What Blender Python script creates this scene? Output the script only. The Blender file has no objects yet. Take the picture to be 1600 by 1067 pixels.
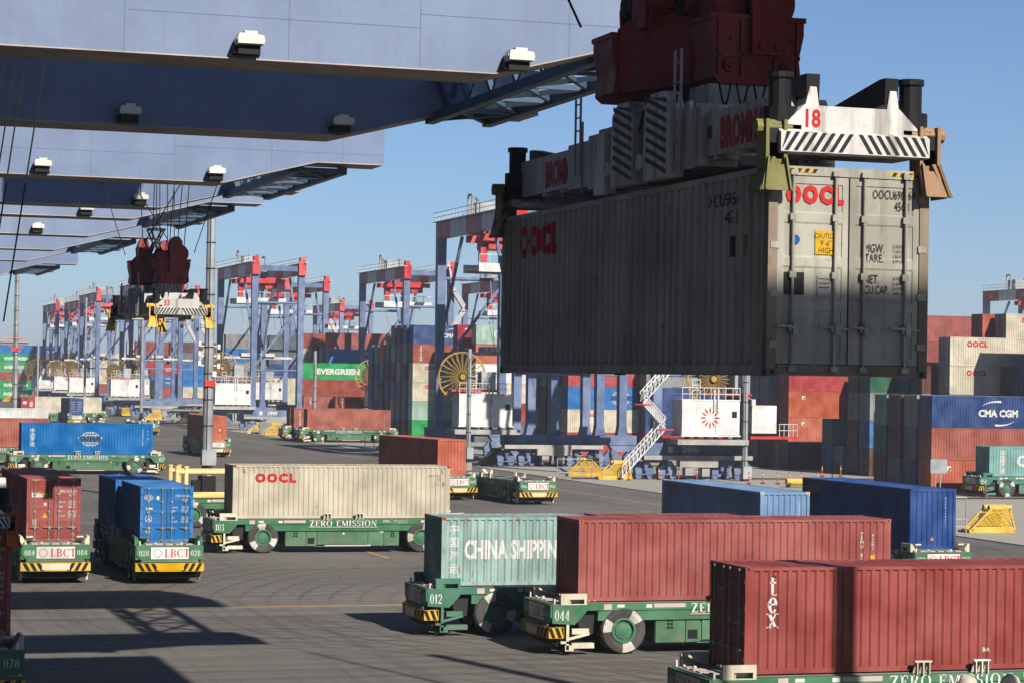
import bpy, bmesh, math, random
from mathutils import Matrix, Vector
random.seed(7)
SC = bpy.context.scene
C = SC.collection
R = math.radians
# ---------------------------------------------------------------- camera, sky, sun, exposure
TH, PIT, ROL, HCAM = R(17.7), R(.878), R(.984), 9.73
_s, _c = math.sin(TH), math.cos(TH)
_xh = Vector((_c, -_s, 0)); _vh = Vector((-math.sin(PIT)*_s, -math.sin(PIT)*_c, math.cos(PIT)))
_fh = Vector((math.cos(PIT)*_s, math.cos(PIT)*_c, math.sin(PIT)))
_R = _xh*math.cos(ROL) + _vh*math.sin(ROL); _U = -_xh*math.sin(ROL) + _vh*math.cos(ROL)
cam = bpy.data.cameras.new('camera'); camo = bpy.data.objects.new('camera', cam); C.objects.link(camo)
camo.matrix_world = Matrix(((_R.x, _U.x, -_fh.x, 0), (_R.y, _U.y, -_fh.y, 0), (_R.z, _U.z, -_fh.z, HCAM), (0, 0, 0, 1)))
cam.sensor_width = 36; cam.lens = 36*3636.1/1600; cam.clip_start = .5; cam.clip_end = 60000
SC.camera = camo
SUN_EL, SUN_X, SUN_Y = R(35), .267, -.964
w = bpy.data.worlds.new('World'); SC.world = w; w.use_nodes = True
nt = w.node_tree; bg = nt.nodes['Background']; sky = nt.nodes.new('ShaderNodeTexSky')
sky.sky_type = 'NISHITA'; sky.sun_disc = False; sky.sun_elevation = SUN_EL
sky.sun_rotation = math.atan2(SUN_X, SUN_Y); sky.altitude = 0; sky.air_density = .8; sky.dust_density = .5; sky.ozone_density = 7.5
nt.links.new(sky.outputs[0], bg.inputs[0]); bg.inputs[1].default_value = .05
sun = bpy.data.lights.new('sun', 'SUN'); sun.energy = 5.0; sun.angle = R(.53); sun.color = (1, .93, .82)
suno = bpy.data.objects.new('sun', sun); C.objects.link(suno)
_d = Vector((-SUN_X*math.cos(SUN_EL), -SUN_Y*math.cos(SUN_EL), -math.sin(SUN_EL)))
suno.rotation_euler = _d.to_track_quat('-Z', 'Y').to_euler(); suno.location = (20, -60, 80)
SC.view_settings.view_transform = 'Standard'; SC.view_settings.look = 'None'
SC.view_settings.exposure = 1.05; SC.view_settings.gamma = 1; SC.view_settings.use_curve_mapping = False
SC.cycles.use_denoising = True; SC.cycles.max_bounces = 5; SC.cycles.diffuse_bounces = 1; SC.cycles.glossy_bounces = 2
SC.cycles.volume_bounces = 0; SC.cycles.transparent_max_bounces = 4; SC.cycles.sample_clamp_indirect = 4

# ---------------------------------------------------------------- helpers
def tag(o, label=None, cat=None, group=None, kind=None):
    if label: o['label'] = label
    if cat: o['category'] = cat
    if group: o['group'] = group
    if kind: o['kind'] = kind
    return o
def thing(name, label, cat, loc=(0, 0, 0), rz=0, group=None):
    o = bpy.data.objects.new(name, None); C.objects.link(o)
    o.location = loc; o.rotation_euler = (0, 0, rz); o.empty_display_size = .3
    return tag(o, label, cat, group)
def copy_tree(o, parent=None):
    c = o.copy(); C.objects.link(c); c.parent = parent
    for ch in list(o.children): copy_tree(ch, c)
    return c
class MB:
    """collects faces for one mesh"""
    def __init__(s): s.v = []; s.f = []; s.m = []
    def add(s, vs, fs, mi=0, M=None):
        n = len(s.v)
        s.v += [tuple(M @ Vector(p)) if M else tuple(p) for p in vs]
        for f in fs: s.f.append([i+n for i in f]); s.m.append(mi)
        return s
    def quad(s, a, b, c, d, mi=0): return s.add([a, b, c, d], [(0, 1, 2, 3)], mi)
    def box(s, x0, x1, y0, y1, z0, z1, mi=0, M=None, skip=''):
        v = [(x0,y0,z0),(x1,y0,z0),(x1,y1,z0),(x0,y1,z0),(x0,y0,z1),(x1,y0,z1),(x1,y1,z1),(x0,y1,z1)]
        F = {'b':(0,3,2,1),'t':(4,5,6,7),'f':(0,1,5,4),'r':(1,2,6,5),'k':(2,3,7,6),'l':(3,0,4,7)}
        return s.add(v, [F[k] for k in F if k not in skip], mi, M)
    def prism(s, poly, axis, a, b, mi=0, M=None):
        """extrude 2-d polygon along axis ('x': poly is y,z; 'y': x,z; 'z': x,y)"""
        def P(p, t): return {'x': (t, p[0], p[1]), 'y': (p[0], t, p[1]), 'z': (p[0], p[1], t)}[axis]
        n = len(poly); v = [P(p, a) for p in poly]+[P(p, b) for p in poly]
        ar = sum(poly[i][0]*poly[(i+1) % n][1]-poly[(i+1) % n][0]*poly[i][1] for i in range(n))
        flip = (ar > 0) == (axis in 'xz') if b > a else (ar > 0) != (axis in 'xz')
        idx = list(range(n)); f = []
        for i in range(n):
            j = (i+1) % n; q = (i, j, n+j, n+i); f.append(q if flip else q[::-1])
        f.append(tuple(idx[::-1]) if flip else tuple(idx)); t = tuple(n+i for i in idx); f.append(t if flip else t[::-1])
        return s.add(v, f, mi, M)
    def beam(s, p, q, w, h=None, mi=0):
        """rectangular bar from p to q"""
        p, q = Vector(p), Vector(q); d = (q-p); L = d.length; d.normalize(); h = h or w
        up = Vector((0, 0, 1)) if abs(d.z) < .95 else Vector((0, 1, 0))
        a = d.cross(up).normalized(); b = a.cross(d)
        M = Matrix.Translation(p) @ Matrix((( a.x, d.x, b.x, 0), (a.y, d.y, b.y, 0), (a.z, d.z, b.z, 0), (0, 0, 0, 1)))
        return s.box(-w/2, w/2, 0, L, -h/2, h/2, mi, M)
    def tube(s, p, q, r, n=8, mi=0, r2=None, cap=True):
        p, q = Vector(p), Vector(q); d = (q-p).normalized(); r2 = r if r2 is None else r2
        up = Vector((0, 0, 1)) if abs(d.z) < .9 else Vector((1, 0, 0))
        a = d.cross(up).normalized(); b = d.cross(a); v = []
        for t, rr in ((p, r), (q, r2)):
            for i in range(n):
                w_ = 2*math.pi*i/n; v.append(t+(a*math.cos(w_)+b*math.sin(w_))*rr)
        f = [(i, (i+1) % n, n+(i+1) % n, n+i) for i in range(n)]
        if cap: f += [tuple(range(n-1, -1, -1)), tuple(range(n, 2*n))]
        return s.add(v, f, mi)
    def mesh(s, name):
        m = bpy.data.meshes.new(name); m.from_pydata(s.v, [], s.f); m.update()
        m.polygons.foreach_set('material_index', s.m)
        return m
def obj(name, me, mats, parent=None, loc=None, rot=None, kind=None):
    """link a mesh; materials live on the object so mesh data can be shared"""
    if isinstance(me, MB): me = me.mesh(name)
    o = bpy.data.objects.new(name, me); C.objects.link(o)
    if not isinstance(mats, (list, tuple)): mats = [mats]
    while len(me.materials) < len(mats): me.materials.append(None)
    for i, m in enumerate(mats):
        o.material_slots[i].link = 'OBJECT'; o.material_slots[i].material = m
    o.parent = parent
    if loc: o.location = loc
    if rot: o.rotation_euler = rot
    if kind: o['kind'] = kind
    return o
def split(mb, name, gap=.03):
    """separate a collection of faces into the pieces that stand apart; one mesh per piece"""
    par = list(range(len(mb.v)))
    def find(i):
        while par[i] != i: par[i] = par[par[i]]; i = par[i]
        return i
    for f in mb.f:
        for i in f[1:]: par[find(i)] = find(f[0])
    isl = {}
    for i, p in enumerate(mb.v): isl.setdefault(find(i), []).append(i)
    keys = list(isl); bb = []
    for k in keys:
        q = [mb.v[i] for i in isl[k]]; bb.append([min(a[j] for a in q)-gap/2 for j in range(3)]+[max(a[j] for a in q)+gap/2 for j in range(3)])
    grp = list(range(len(keys))); ch = True
    def g(i):
        while grp[i] != i: i = grp[i]
        return i
    for i in range(len(keys)):
        for j in range(i):
            if all(bb[i][a] <= bb[j][a+3] and bb[j][a] <= bb[i][a+3] for a in range(3)): grp[g(i)] = g(j)
    out = {}
    for i, k in enumerate(keys):
        for v in isl[k]: out.setdefault(g(i), set()).add(v)
    res = []
    for vs in out.values():
        m = MB(); mp = {}
        for f, mi in zip(mb.f, mb.m):
            if f[0] in vs:
                m.f.append([mp.setdefault(i, len(mp)) for i in f]); m.m.append(mi)
        m.v = [None]*len(mp)
        for a, b in mp.items(): m.v[b] = mb.v[a]
        if m.f: res.append(m.mesh(name))
    return res
def objs(name, meshes, mats, parent=None, loc=None, rot=None):
    return [obj(name, m, mats, parent, loc, rot) for m in meshes]
def smooth(o, a=40):
    for p in o.data.polygons: p.use_smooth = True
    if hasattr(o.data, 'set_sharp_from_angle'): o.data.set_sharp_from_angle(angle=R(a))
    return o

# ---------------------------------------------------------------- materials
_mats = {}
ALBEDO = .52    # darkens every paint colour so that shaded sides come out deeper
def paint(name, rgb, rough=.5, wear=.35, rust=.25, metal=0., streak=.5, dirt=(.10, .085, .07), cloud=1., dust=0., scuff=.35):
    """weathered paint: fading, vertical dirt streaks, rust blotches (all fixed to the object)"""
    if name in _mats: return _mats[name]
    rgb = tuple(c*ALBEDO for c in rgb)
    m = bpy.data.materials.new(name); m.use_nodes = True; t = m.node_tree; n = t.nodes; l = t.links
    b = n['Principled BSDF']; b.inputs['Roughness'].default_value = rough; b.inputs['Metallic'].default_value = metal
    b.inputs['Specular IOR Level'].default_value = .1
    tc = n.new('ShaderNodeTexCoord'); oi = n.new('ShaderNodeObjectInfo')
    add = n.new('ShaderNodeVectorMath'); add.operation = 'MULTIPLY_ADD'
    add.inputs[1].default_value = (1, 1, 1); l.new(tc.outputs['Object'], add.inputs[0])
    sc = n.new('ShaderNodeVectorMath'); sc.operation = 'SCALE'; sc.inputs[0].default_value = (37, 53, 0); l.new(oi.outputs['Random'], sc.inputs['Scale'])
    l.new(sc.outputs[0], add.inputs[2])
    def noise(scale, det, sx=(1, 1, 1)):
        mp = n.new('ShaderNodeMapping'); mp.inputs['Scale'].default_value = sx; l.new(add.outputs[0], mp.inputs[0])
        k = n.new('ShaderNodeTexNoise'); k.inputs['Scale'].default_value = scale; k.inputs['Detail'].default_value = det
        l.new(mp.outputs[0], k.inputs['Vector']); return k.outputs['Fac']
    def ramp(src, a, b2, va, vb):
        k = n.new('ShaderNodeMapRange'); k.inputs[1].default_value = a; k.inputs[2].default_value = b2
        k.inputs[3].default_value = va; k.inputs[4].default_value = vb; l.new(src, k.inputs[0]); return k.outputs[0]
    def mix(fac, A, B, mode='MIX'):
        k = n.new('ShaderNodeMix'); k.data_type = 'RGBA'; k.blend_type = mode
        if isinstance(fac, float): k.inputs[0].default_value = fac
        else: l.new(fac, k.inputs[0])
        for i, q in ((6, A), (7, B)):
            if isinstance(q, tuple): k.inputs[i].default_value = (*q, 1)
            else: l.new(q, k.inputs[i])
        return k.outputs[2]
    pale = tuple(min(1, c*(1+.14*cloud)+.02*cloud) for c in rgb); deep = tuple(c*(1-.14*cloud) for c in rgb)
    col = mix(ramp(noise(.7, 3), .35, .65, 0., 1.), deep, pale)
    col = mix(ramp(noise(2.2, 5, (2.2, 2.2, .16)), .48, .78, 0., wear*streak), col, dirt)
    col = mix(ramp(noise(9, 4), .55, .8, 0., wear*.5), col, tuple(c*.55 for c in rgb))
    if scuff > 0:
        col = mix(ramp(noise(8, 3, (1.6, 1.6, .22)), .70, .76, 0., scuff), col, tuple(min(.5, c*1.3+.09) for c in rgb))
    if dust > 0:
        sp = n.new('ShaderNodeSeparateXYZ'); l.new(tc.outputs['Object'], sp.inputs[0])
        dm = n.new('ShaderNodeMath'); dm.operation = 'MULTIPLY'; l.new(ramp(sp.outputs['Z'], .25, 1.5, dust, dust*.25), dm.inputs[0]); l.new(ramp(noise(2.4, 6), .3, .62, .25, 1.), dm.inputs[1])
        col = mix(dm.outputs[0], col, (.13, .115, .098))
    if rust > 0:
        rf = ramp(noise(3.1, 7, (1.5, 1.5, .55)), .72-.13*rust, .80-.1*rust, 0., .85)
        col = mix(rf, col, mix(ramp(noise(21, 3), .3, .7, 0., 1.), (.17, .07, .03), (.075, .035, .02)))
    hs = n.new('ShaderNodeHueSaturation'); l.new(col, hs.inputs['Color'])
    l.new(ramp(oi.outputs['Random'], 0, 1, .9, 1.1), hs.inputs['Value']); l.new(ramp(oi.outputs['Random'], 0, 1, 1.06, .92), hs.inputs['Saturation'])
    l.new(hs.outputs[0], b.inputs['Base Color'])
    l.new(ramp(noise(6, 3), .3, .7, rough-.08, rough+.14), b.inputs['Roughness'])
    bp = n.new('ShaderNodeBump'); bp.inputs['Strength'].default_value = .3; bp.inputs['Distance'].default_value = .035
    l.new(noise(1.7, 4), bp.inputs['Height']); l.new(bp.outputs[0], b.inputs['Normal'])
    _mats[name] = m; return m
def flat(name, rgb, rough=.55, metal=0., emit=0.):
    if name in _mats: return _mats[name]
    rgb = tuple(c*ALBEDO for c in rgb)
    m = bpy.data.materials.new(name); m.use_nodes = True; b = m.node_tree.nodes['Principled BSDF']
    b.inputs['Base Color'].default_value = (*rgb, 1); b.inputs['Roughness'].default_value = rough; b.inputs['Metallic'].default_value = metal
    b.inputs['Specular IOR Level'].default_value = .12
    t = m.node_tree; k = t.nodes.new('ShaderNodeTexNoise'); k.inputs['Scale'].default_value = 14; k.inputs['Detail'].default_value = 5
    tc = t.nodes.new('ShaderNodeTexCoord'); t.links.new(tc.outputs['Object'], k.inputs['Vector'])
    mr = t.nodes.new('ShaderNodeMapRange'); mr.inputs[1].default_value = .3; mr.inputs[2].default_value = .75; mr.inputs[3].default_value = 1.06; mr.inputs[4].default_value = .78
    t.links.new(k.outputs['Fac'], mr.inputs[0])
    mx = t.nodes.new('ShaderNodeVectorMath'); mx.operation = 'SCALE'; mx.inputs[0].default_value = rgb
    t.links.new(mr.outputs[0], mx.inputs['Scale']); t.links.new(mx.outputs[0], b.inputs['Base Color'])
    _mats[name] = m; return m
P = dict(
 maroon=paint('paint_maroon', (.31, .062, .052), .55, .4, .18), brown=paint('paint_red_brown', (.33, .075, .045), .52, .35, .15),
 darkbrown=paint('paint_dark_brown', (.13, .045, .038), .55, .4, .3), orange=paint('paint_orange_red', (.47, .10, .045), .5, .25, .1),
 red=paint('paint_red', (.42, .035, .045), .5, .25, .1), cream=paint('paint_cream', (.60, .54, .42), .55, .38, .22, streak=.55),
 greybeige=paint('paint_grey_beige', (.42, .405, .345), .6, .7, .5, streak=1.), teal=paint('paint_teal', (.17, .36, .34), .55, .5, .4), faded=paint('paint_faded_teal', (.30, .46, .43), .6, .85, .75, streak=.9, scuff=.6),
 mint=paint('paint_mint', (.36, .52, .45), .55, .4, .2), blue=paint('paint_bright_blue', (.012, .16, .46), .45, .22, .05),
 midblue=paint('paint_mid_blue', (.03, .14, .36), .5, .3, .1), navy=paint('paint_navy', (.022, .06, .20), .45, .3, .1),
 paleblue=paint('paint_pale_blue', (.13, .25, .45), .45, .25, .05), green=paint('paint_bright_green', (.012, .33, .085), .5, .2, .05),
 darkgreen=paint('paint_dark_green', (.03, .13, .07), .5, .3, .2), grey=paint('paint_grey', (.26, .27, .27), .55, .4, .25),
 slate=paint('paint_slate', (.12, .15, .17), .55, .4, .2), white=paint('paint_white', (.72, .72, .70), .5, .3, .12))
AG = paint('vehicle_green', (.022, .185, .072), .5, .55, .12, dust=.6); AGT = paint('vehicle_teal_green', (.03, .20, .13), .5, .6, .15, dust=.6)
CREAM = paint('vehicle_cream', (.74, .67, .52), .5, .6, .3); WHITE = paint('white_paint', (.78, .77, .74), .5, .3, .1)
YEL = paint('safety_yellow', (.74, .44, .025), .5, .5, .2); BLK = flat('black_paint', (.018, .018, .02), .55)
DARK = flat('dark_steel', (.035, .037, .04), .6); DECK = paint('deck_steel', (.23, .23, .21), .6, .6, .4)
TYRE = paint('tyre_rubber', (.042, .041, .041), .9, .3, 0., dust=.16, scuff=.1); TWHITE = paint('tyre_white_patch', (.72, .67, .61), .85, .9, .5, dust=.3)
RIM = paint('rim_green', (.02, .20, .09), .5, .6, .3, dust=.3); STEEL = paint('bare_steel', (.34, .34, .34), .45, .5, .2, metal=.4)
STS = paint('crane_blue_paint', (.195, .262, .42), .5, .3, .03, streak=.55, cloud=.3, scuff=.06); SEAMC = flat('seam_shade', (.17, .225, .365), .6); STSD = flat('crane_truss_paint', (.10, .16, .24), .5)
STSU = paint('crane_underside_bounce', (.52, .44, .38), .6, .5, .2)  # light bounced up from the ground is put into the underside colour
ASB = paint('yard_crane_blue', (.15, .205, .36), .45, .25, .05); ASR = paint('yard_crane_red', (.62, .045, .05), .45, .2, .03)
ASW = paint('yard_crane_white', (.74, .73, .73), .45, .22, .05); SPR = paint('spreader_white', (.70, .68, .66), .55, .9, .5, streak=1.1)
HEAD = paint('headblock_red', (.30, .022, .025), .45, .7, .2); OLIVE = paint('guide_yellow_green', (.22, .215, .065), .55, .7, .55)  # guide arms darkened, with the shade on them put into the yellow-green
RUSTY = paint('guide_rusted', (.40, .25, .15), .65, .8, .5); MOTOR = flat('motor_black', (.016, .017, .02), .5)
CONC = paint('concrete_grey', (.42, .40, .37), .85, .5, 0.); GALV = paint('galvanised_steel', (.40, .42, .44), .5, .3, .05, metal=.25)
ROPE = flat('wire_rope', (.02, .02, .022), .7); LAMPW = paint('lamp_white', (.80, .78, .72), .45, .15, 0.)
ORG = flat('cone_orange', (.75, .12, .02), .6); ORANGE = paint('guide_orange', (.62, .13, .03), .5, .4, .2)
TXW = flat('letter_white', (.80, .79, .76), .6); TXR = flat('letter_red', (.62, .025, .03), .6); TXK = flat('letter_black', (.025, .025, .03), .6)
TXY = flat('letter_yellow', (.72, .42, .02), .6); TXB = flat('letter_blue', (.02, .10, .33), .6); TXP = flat('letter_pink', (.66, .52, .49), .6)
TXG = flat('faded_grey_mark', (.42, .41, .38), .6); TXGOLD = flat('letter_gold', (.35, .20, .03), .6)

# ---------------------------------------------------------------- lettering
_txt = {}
def text_poly(s, bold=0., cond=1., spacing=1.):
    """sans letters as (verts, faces), cap height 1, starting at x=0"""
    key = (s, bold, cond, spacing)
    if key in _txt: return _txt[key]
    cu = bpy.data.curves.new('t', 'FONT'); cu.body = s; cu.size = 1.; cu.offset = bold; cu.resolution_u = 2; cu.space_character = spacing
    o = bpy.data.objects.new('t', cu); C.objects.link(o)
    dg = bpy.context.evaluated_depsgraph_get(); me = bpy.data.meshes.new_from_object(o.evaluated_get(dg))
    v = [(p.co.x, p.co.y) for p in me.vertices]; f = [tuple(p.vertices) for p in me.polygons]
    bpy.data.objects.remove(o); bpy.data.curves.remove(cu); bpy.data.meshes.remove(me)
    k = 1/.73
    x0 = min((a for a, _ in v), default=0)
    v = [((a-x0)*k*cond, b*k) for a, b in v]
    _txt[key] = (v, f); return _txt[key]
def _st(x1, y1, x2, y2, w, horiz=False):
    if horiz: return ([(x1, y1-w/2), (x2, y2-w/2), (x2, y2+w/2), (x1, y1+w/2)], [(0, 1, 2, 3)])
    return ([(x1-w/2, y1), (x1+w/2, y1), (x2+w/2, y2), (x2-w/2, y2)], [(0, 1, 2, 3)])
def _arc(cx, cy, rx, ry, a0, a1, w, n=12):
    v = []; f = []
    for i in range(n+1):
        a = R(a0+(a1-a0)*i/n); ww = w*(.42+.58*abs(math.cos(a)))
        v += [(cx+rx*math.cos(a), cy+ry*math.sin(a)), (cx+max(rx-ww, .01)*math.cos(a), cy+max(ry-ww*.6, .01)*math.sin(a))]
        if i: f.append((2*i-2, 2*i, 2*i+1, 2*i-1))
    return (v, f)
W_, T_ = .17, .07
def _ser(x, y, w=.3): return _st(x-w/2, y, x+w/2, y, T_*.9, True)
GL = {
 'Z': (.72, [_st(.04, .96, .66, .96, .09, True), _st(.04, .04, .68, .04, .09, True), _st(.14, .05, .56, .95, .2), _st(.05, .74, .05, .96, .05), _st(.67, .04, .67, .28, .05)]),
 'E': (.68, [_st(.18, 0, .18, 1, W_), _st(.02, .965, .6, .965, T_, True), _st(.02, .035, .62, .035, T_, True), _st(.18, .51, .46, .51, T_, True), _st(.59, .74, .59, 1, .05), _st(.61, 0, .61, .27, .05), _st(.45, .38, .45, .64, .05)]),
 'R': (.78, [_st(.18, 0, .18, 1, W_), _st(.02, .965, .4, .965, T_, True), _ser(.18, .035), _arc(.38, .74, .28, .26, -90, 90, W_), _st(.18, .5, .4, .5, T_, True), _st(.66, 0, .42, .5, W_), _ser(.7, .035, .18)]),
 'O': (.86, [_arc(.43, .5, .41, .52, 0, 360, W_, 22)]),
 'M': (1.0, [_st(.14, 0, .14, 1, .06), _st(.86, 0, .86, 1, W_), _st(.5, .02, .19, 1, W_), _st(.5, .02, .8, 1, .07), _ser(.12, .035, .24), _ser(.86, .035, .3), _ser(.14, .965, .24), _ser(.86, .965, .3)]),
 'I': (.38, [_st(.19, 0, .19, 1, W_), _ser(.19, .035, .34), _ser(.19, .965, .34)]),
 'S': (.6, [_arc(.3, .745, .25, .27, 20, 270, .15), _arc(.3, .27, .26, .28, -160, 90, .15), _st(.54, .72, .54, .98, .05), _st(.05, .02, .05, .3, .05)]),
 'N': (.86, [_st(.16, 0, .16, 1, .06), _st(.72, 0, .72, 1, .06), _st(.7, 0, .18, 1, W_), _ser(.15, .035, .26), _ser(.15, .965, .26), _ser(.72, .965, .26)]),
 'L': (.64, [_st(.18, 0, .18, 1, W_), _ser(.18, .965, .34), _st(.02, .035, .58, .035, T_, True), _st(.57, 0, .57, .3, .05)]),
 'B': (.74, [_st(.18, 0, .18, 1, W_), _st(.02, .965, .4, .965, T_, True), _st(.02, .035, .4, .035, T_, True), _st(.18, .52, .4, .52, T_, True), _arc(.38, .75, .26, .25, -90, 90, W_), _arc(.38, .27, .3, .27, -90, 90, W_)]),
 'C': (.76, [_arc(.42, .5, .4, .52, 48, 312, W_, 18), _st(.69, .68, .69, 1, .05), _st(.69, .02, .69, .24, .05)]),
 'T': (.72, [_st(.36, 0, .36, 1, W_), _st(.04, .96, .68, .96, .08, True), _ser(.36, .035, .32), _st(.05, .72, .05, .98, .05), _st(.67, .72, .67, .98, .05)]),
 't': (.46, [_st(.2, .1, .2, .95, W_), _st(.03, .68, .42, .68, T_, True), _arc(.32, .12, .2, .12, 180, 330, .1, 6)]),
 'e': (.58, [_arc(.29, .36, .27, .38, 10, 320, W_, 18), _st(.05, .4, .54, .4, T_, True)]),
 'x': (.62, [_st(.5, 0, .12, .7, .18), _st(.1, 0, .52, .7, .07), _ser(.12, .03, .22), _ser(.5, .03, .24), _ser(.12, .68, .24), _ser(.52, .68, .2)]),
 '0': (.58, [_arc(.29, .5, .26, .52, 0, 360, .14, 18)]), '1': (.4, [_st(.22, 0, .22, 1, W_), _ser(.22, .035, .32), _st(.06, .8, .22, .96, .1)]),
 '2': (.56, [_arc(.28, .7, .24, .3, -20, 180, .14, 10), _st(.06, .06, .48, .6, .11), _st(.03, .05, .53, .05, .11, True)]),
 '3': (.56, [_arc(.26, .74, .24, .27, -90, 160, .14, 10), _arc(.26, .27, .26, .29, -160, 90, .14, 10)]),
 '4': (.6, [_st(.42, 0, .42, 1, .15), _st(.04, .28, .56, .28, .09, True), _st(.07, .28, .4, .98, .08)]),
 '6': (.58, [_arc(.29, .32, .26, .34, 0, 360, .14, 16), _arc(.4, .45, .37, .55, 100, 180, .14, 8)]),
 '7': (.56, [_st(.04, .95, .54, .95, .1, True), _st(.18, 0, .48, .95, .14)]),
 '8': (.58, [_arc(.29, .75, .22, .26, 0, 360, .13, 14), _arc(.29, .27, .26, .29, 0, 360, .14, 14)]),
 '9': (.58, [_arc(.29, .68, .26, .34, 0, 360, .14, 16), _arc(.18, .55, .37, .55, -80, 0, .14, 8)]),
 '5': (.56, [_st(.1, .95, .5, .95, .1, True), _st(.1, .55, .12, .95, .1), _arc(.24, .3, .28, .32, -150, 120, .14, 10)]),
 ' ': (.4, [])}
def serif_poly(s, cond=1., gap=.06):
    v = []; f = []; x = 0
    for ch in s:
        wd, parts = GL[ch]
        for pv, pf in parts:
            n = len(v); v += [((x+a)*cond, b) for a, b in pv]; f += [tuple(i+n for i in q) for q in pf]
        x += wd+gap
    return v, f
def starburst(n=12, r0=.22, r1=.5):
    v = []; f = []
    for i in range(n):
        a = 2*math.pi*i/n
        for r, da in ((r0, 0), ((r0+r1)*.5, .13), (r1, 0), ((r0+r1)*.5, -.13)): v.append((r*math.sin(a+da), r*math.cos(a+da)))
        f.append((4*i, 4*i+3, 4*i+2, 4*i+1))
    return v, f
def disc(r, n=20, r0=0., sy=1.):
    if r0 <= 0: return [(r*math.cos(2*math.pi*i/n), sy*r*math.sin(2*math.pi*i/n)) for i in range(n)], [tuple(range(n))]
    v = []
    for i in range(n):
        a = 2*math.pi*i/n; v += [(r*math.cos(a), sy*r*math.sin(a)), (r0*math.cos(a), sy*r0*math.sin(a))]
    return v, [(2*i, (2*i+2) % (2*n), (2*i+3) % (2*n), 2*i+1) for i in range(n)]
def rect(w, h): return [(0, 0), (w, 0), (w, h), (0, h)], [(0, 1, 2, 3)]
def globe():
    """emblem of meridians and parallels"""
    v = []; f = []
    def put(p):
        n = len(v); v.extend(p[0]); f.extend(tuple(i+n for i in q) for q in p[1])
    put(disc(.5, 28, .46)); put(_arc2(.22, .5)); put(([(-.02, -.5), (.02, -.5), (.02, .5), (-.02, .5)], [(0, 1, 2, 3)]))
    for y in (.24, -.24):
        x = math.sqrt(.25-y*y); put(([(-x, y-.018), (x, y-.018), (x, y+.018), (-x, y+.018)], [(0, 1, 2, 3)]))
    return v, f
def _arc2(rx, ry, n=24, t=.035):
    v = []
    for i in range(n):
        a = 2*math.pi*i/n; v += [(rx*math.cos(a), ry*math.sin(a)), ((rx-t)*math.cos(a), (ry-t)*math.sin(a))]
    return v, [(2*i, (2*i+2) % (2*n), (2*i+3) % (2*n), 2*i+1) for i in range(n)]
def xf(p, size=1., dx=0., dy=0., center=False, sx=1., rot=0.):
    v, f = p
    if center and v:
        cx = (min(a for a, _ in v)+max(a for a, _ in v))/2; cy = (min(b for _, b in v)+max(b for _, b in v))/2
        v = [(a-cx, b-cy) for a, b in v]
    c, s = math.cos(rot), math.sin(rot)
    v = [(a*size*sx, b*size) for a, b in v]
    return [(a*c-b*s+dx, a*s+b*c+dy) for a, b in v], f
def bisect_x(p, xs):
    """cut a flat figure at vertical lines so that it can follow corrugations"""
    bm = bmesh.new(); v, f = p
    bv = [bm.verts.new((a, b, 0)) for a, b in v]
    for q in f:
        try: bm.faces.new([bv[i] for i in q])
        except ValueError: pass
    lo = min(a for a, _ in v); hi = max(a for a, _ in v)
    for x in xs:
        if lo < x < hi: bmesh.ops.bisect_plane(bm, geom=bm.verts[:]+bm.edges[:]+bm.faces[:], plane_co=(x, 0, 0), plane_no=(1, 0, 0))
    bm.verts.index_update()
    r = ([(q.co.x, q.co.y) for q in bm.verts], [tuple(k.index for k in q.verts) for q in bm.faces]); bm.free(); return r

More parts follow.
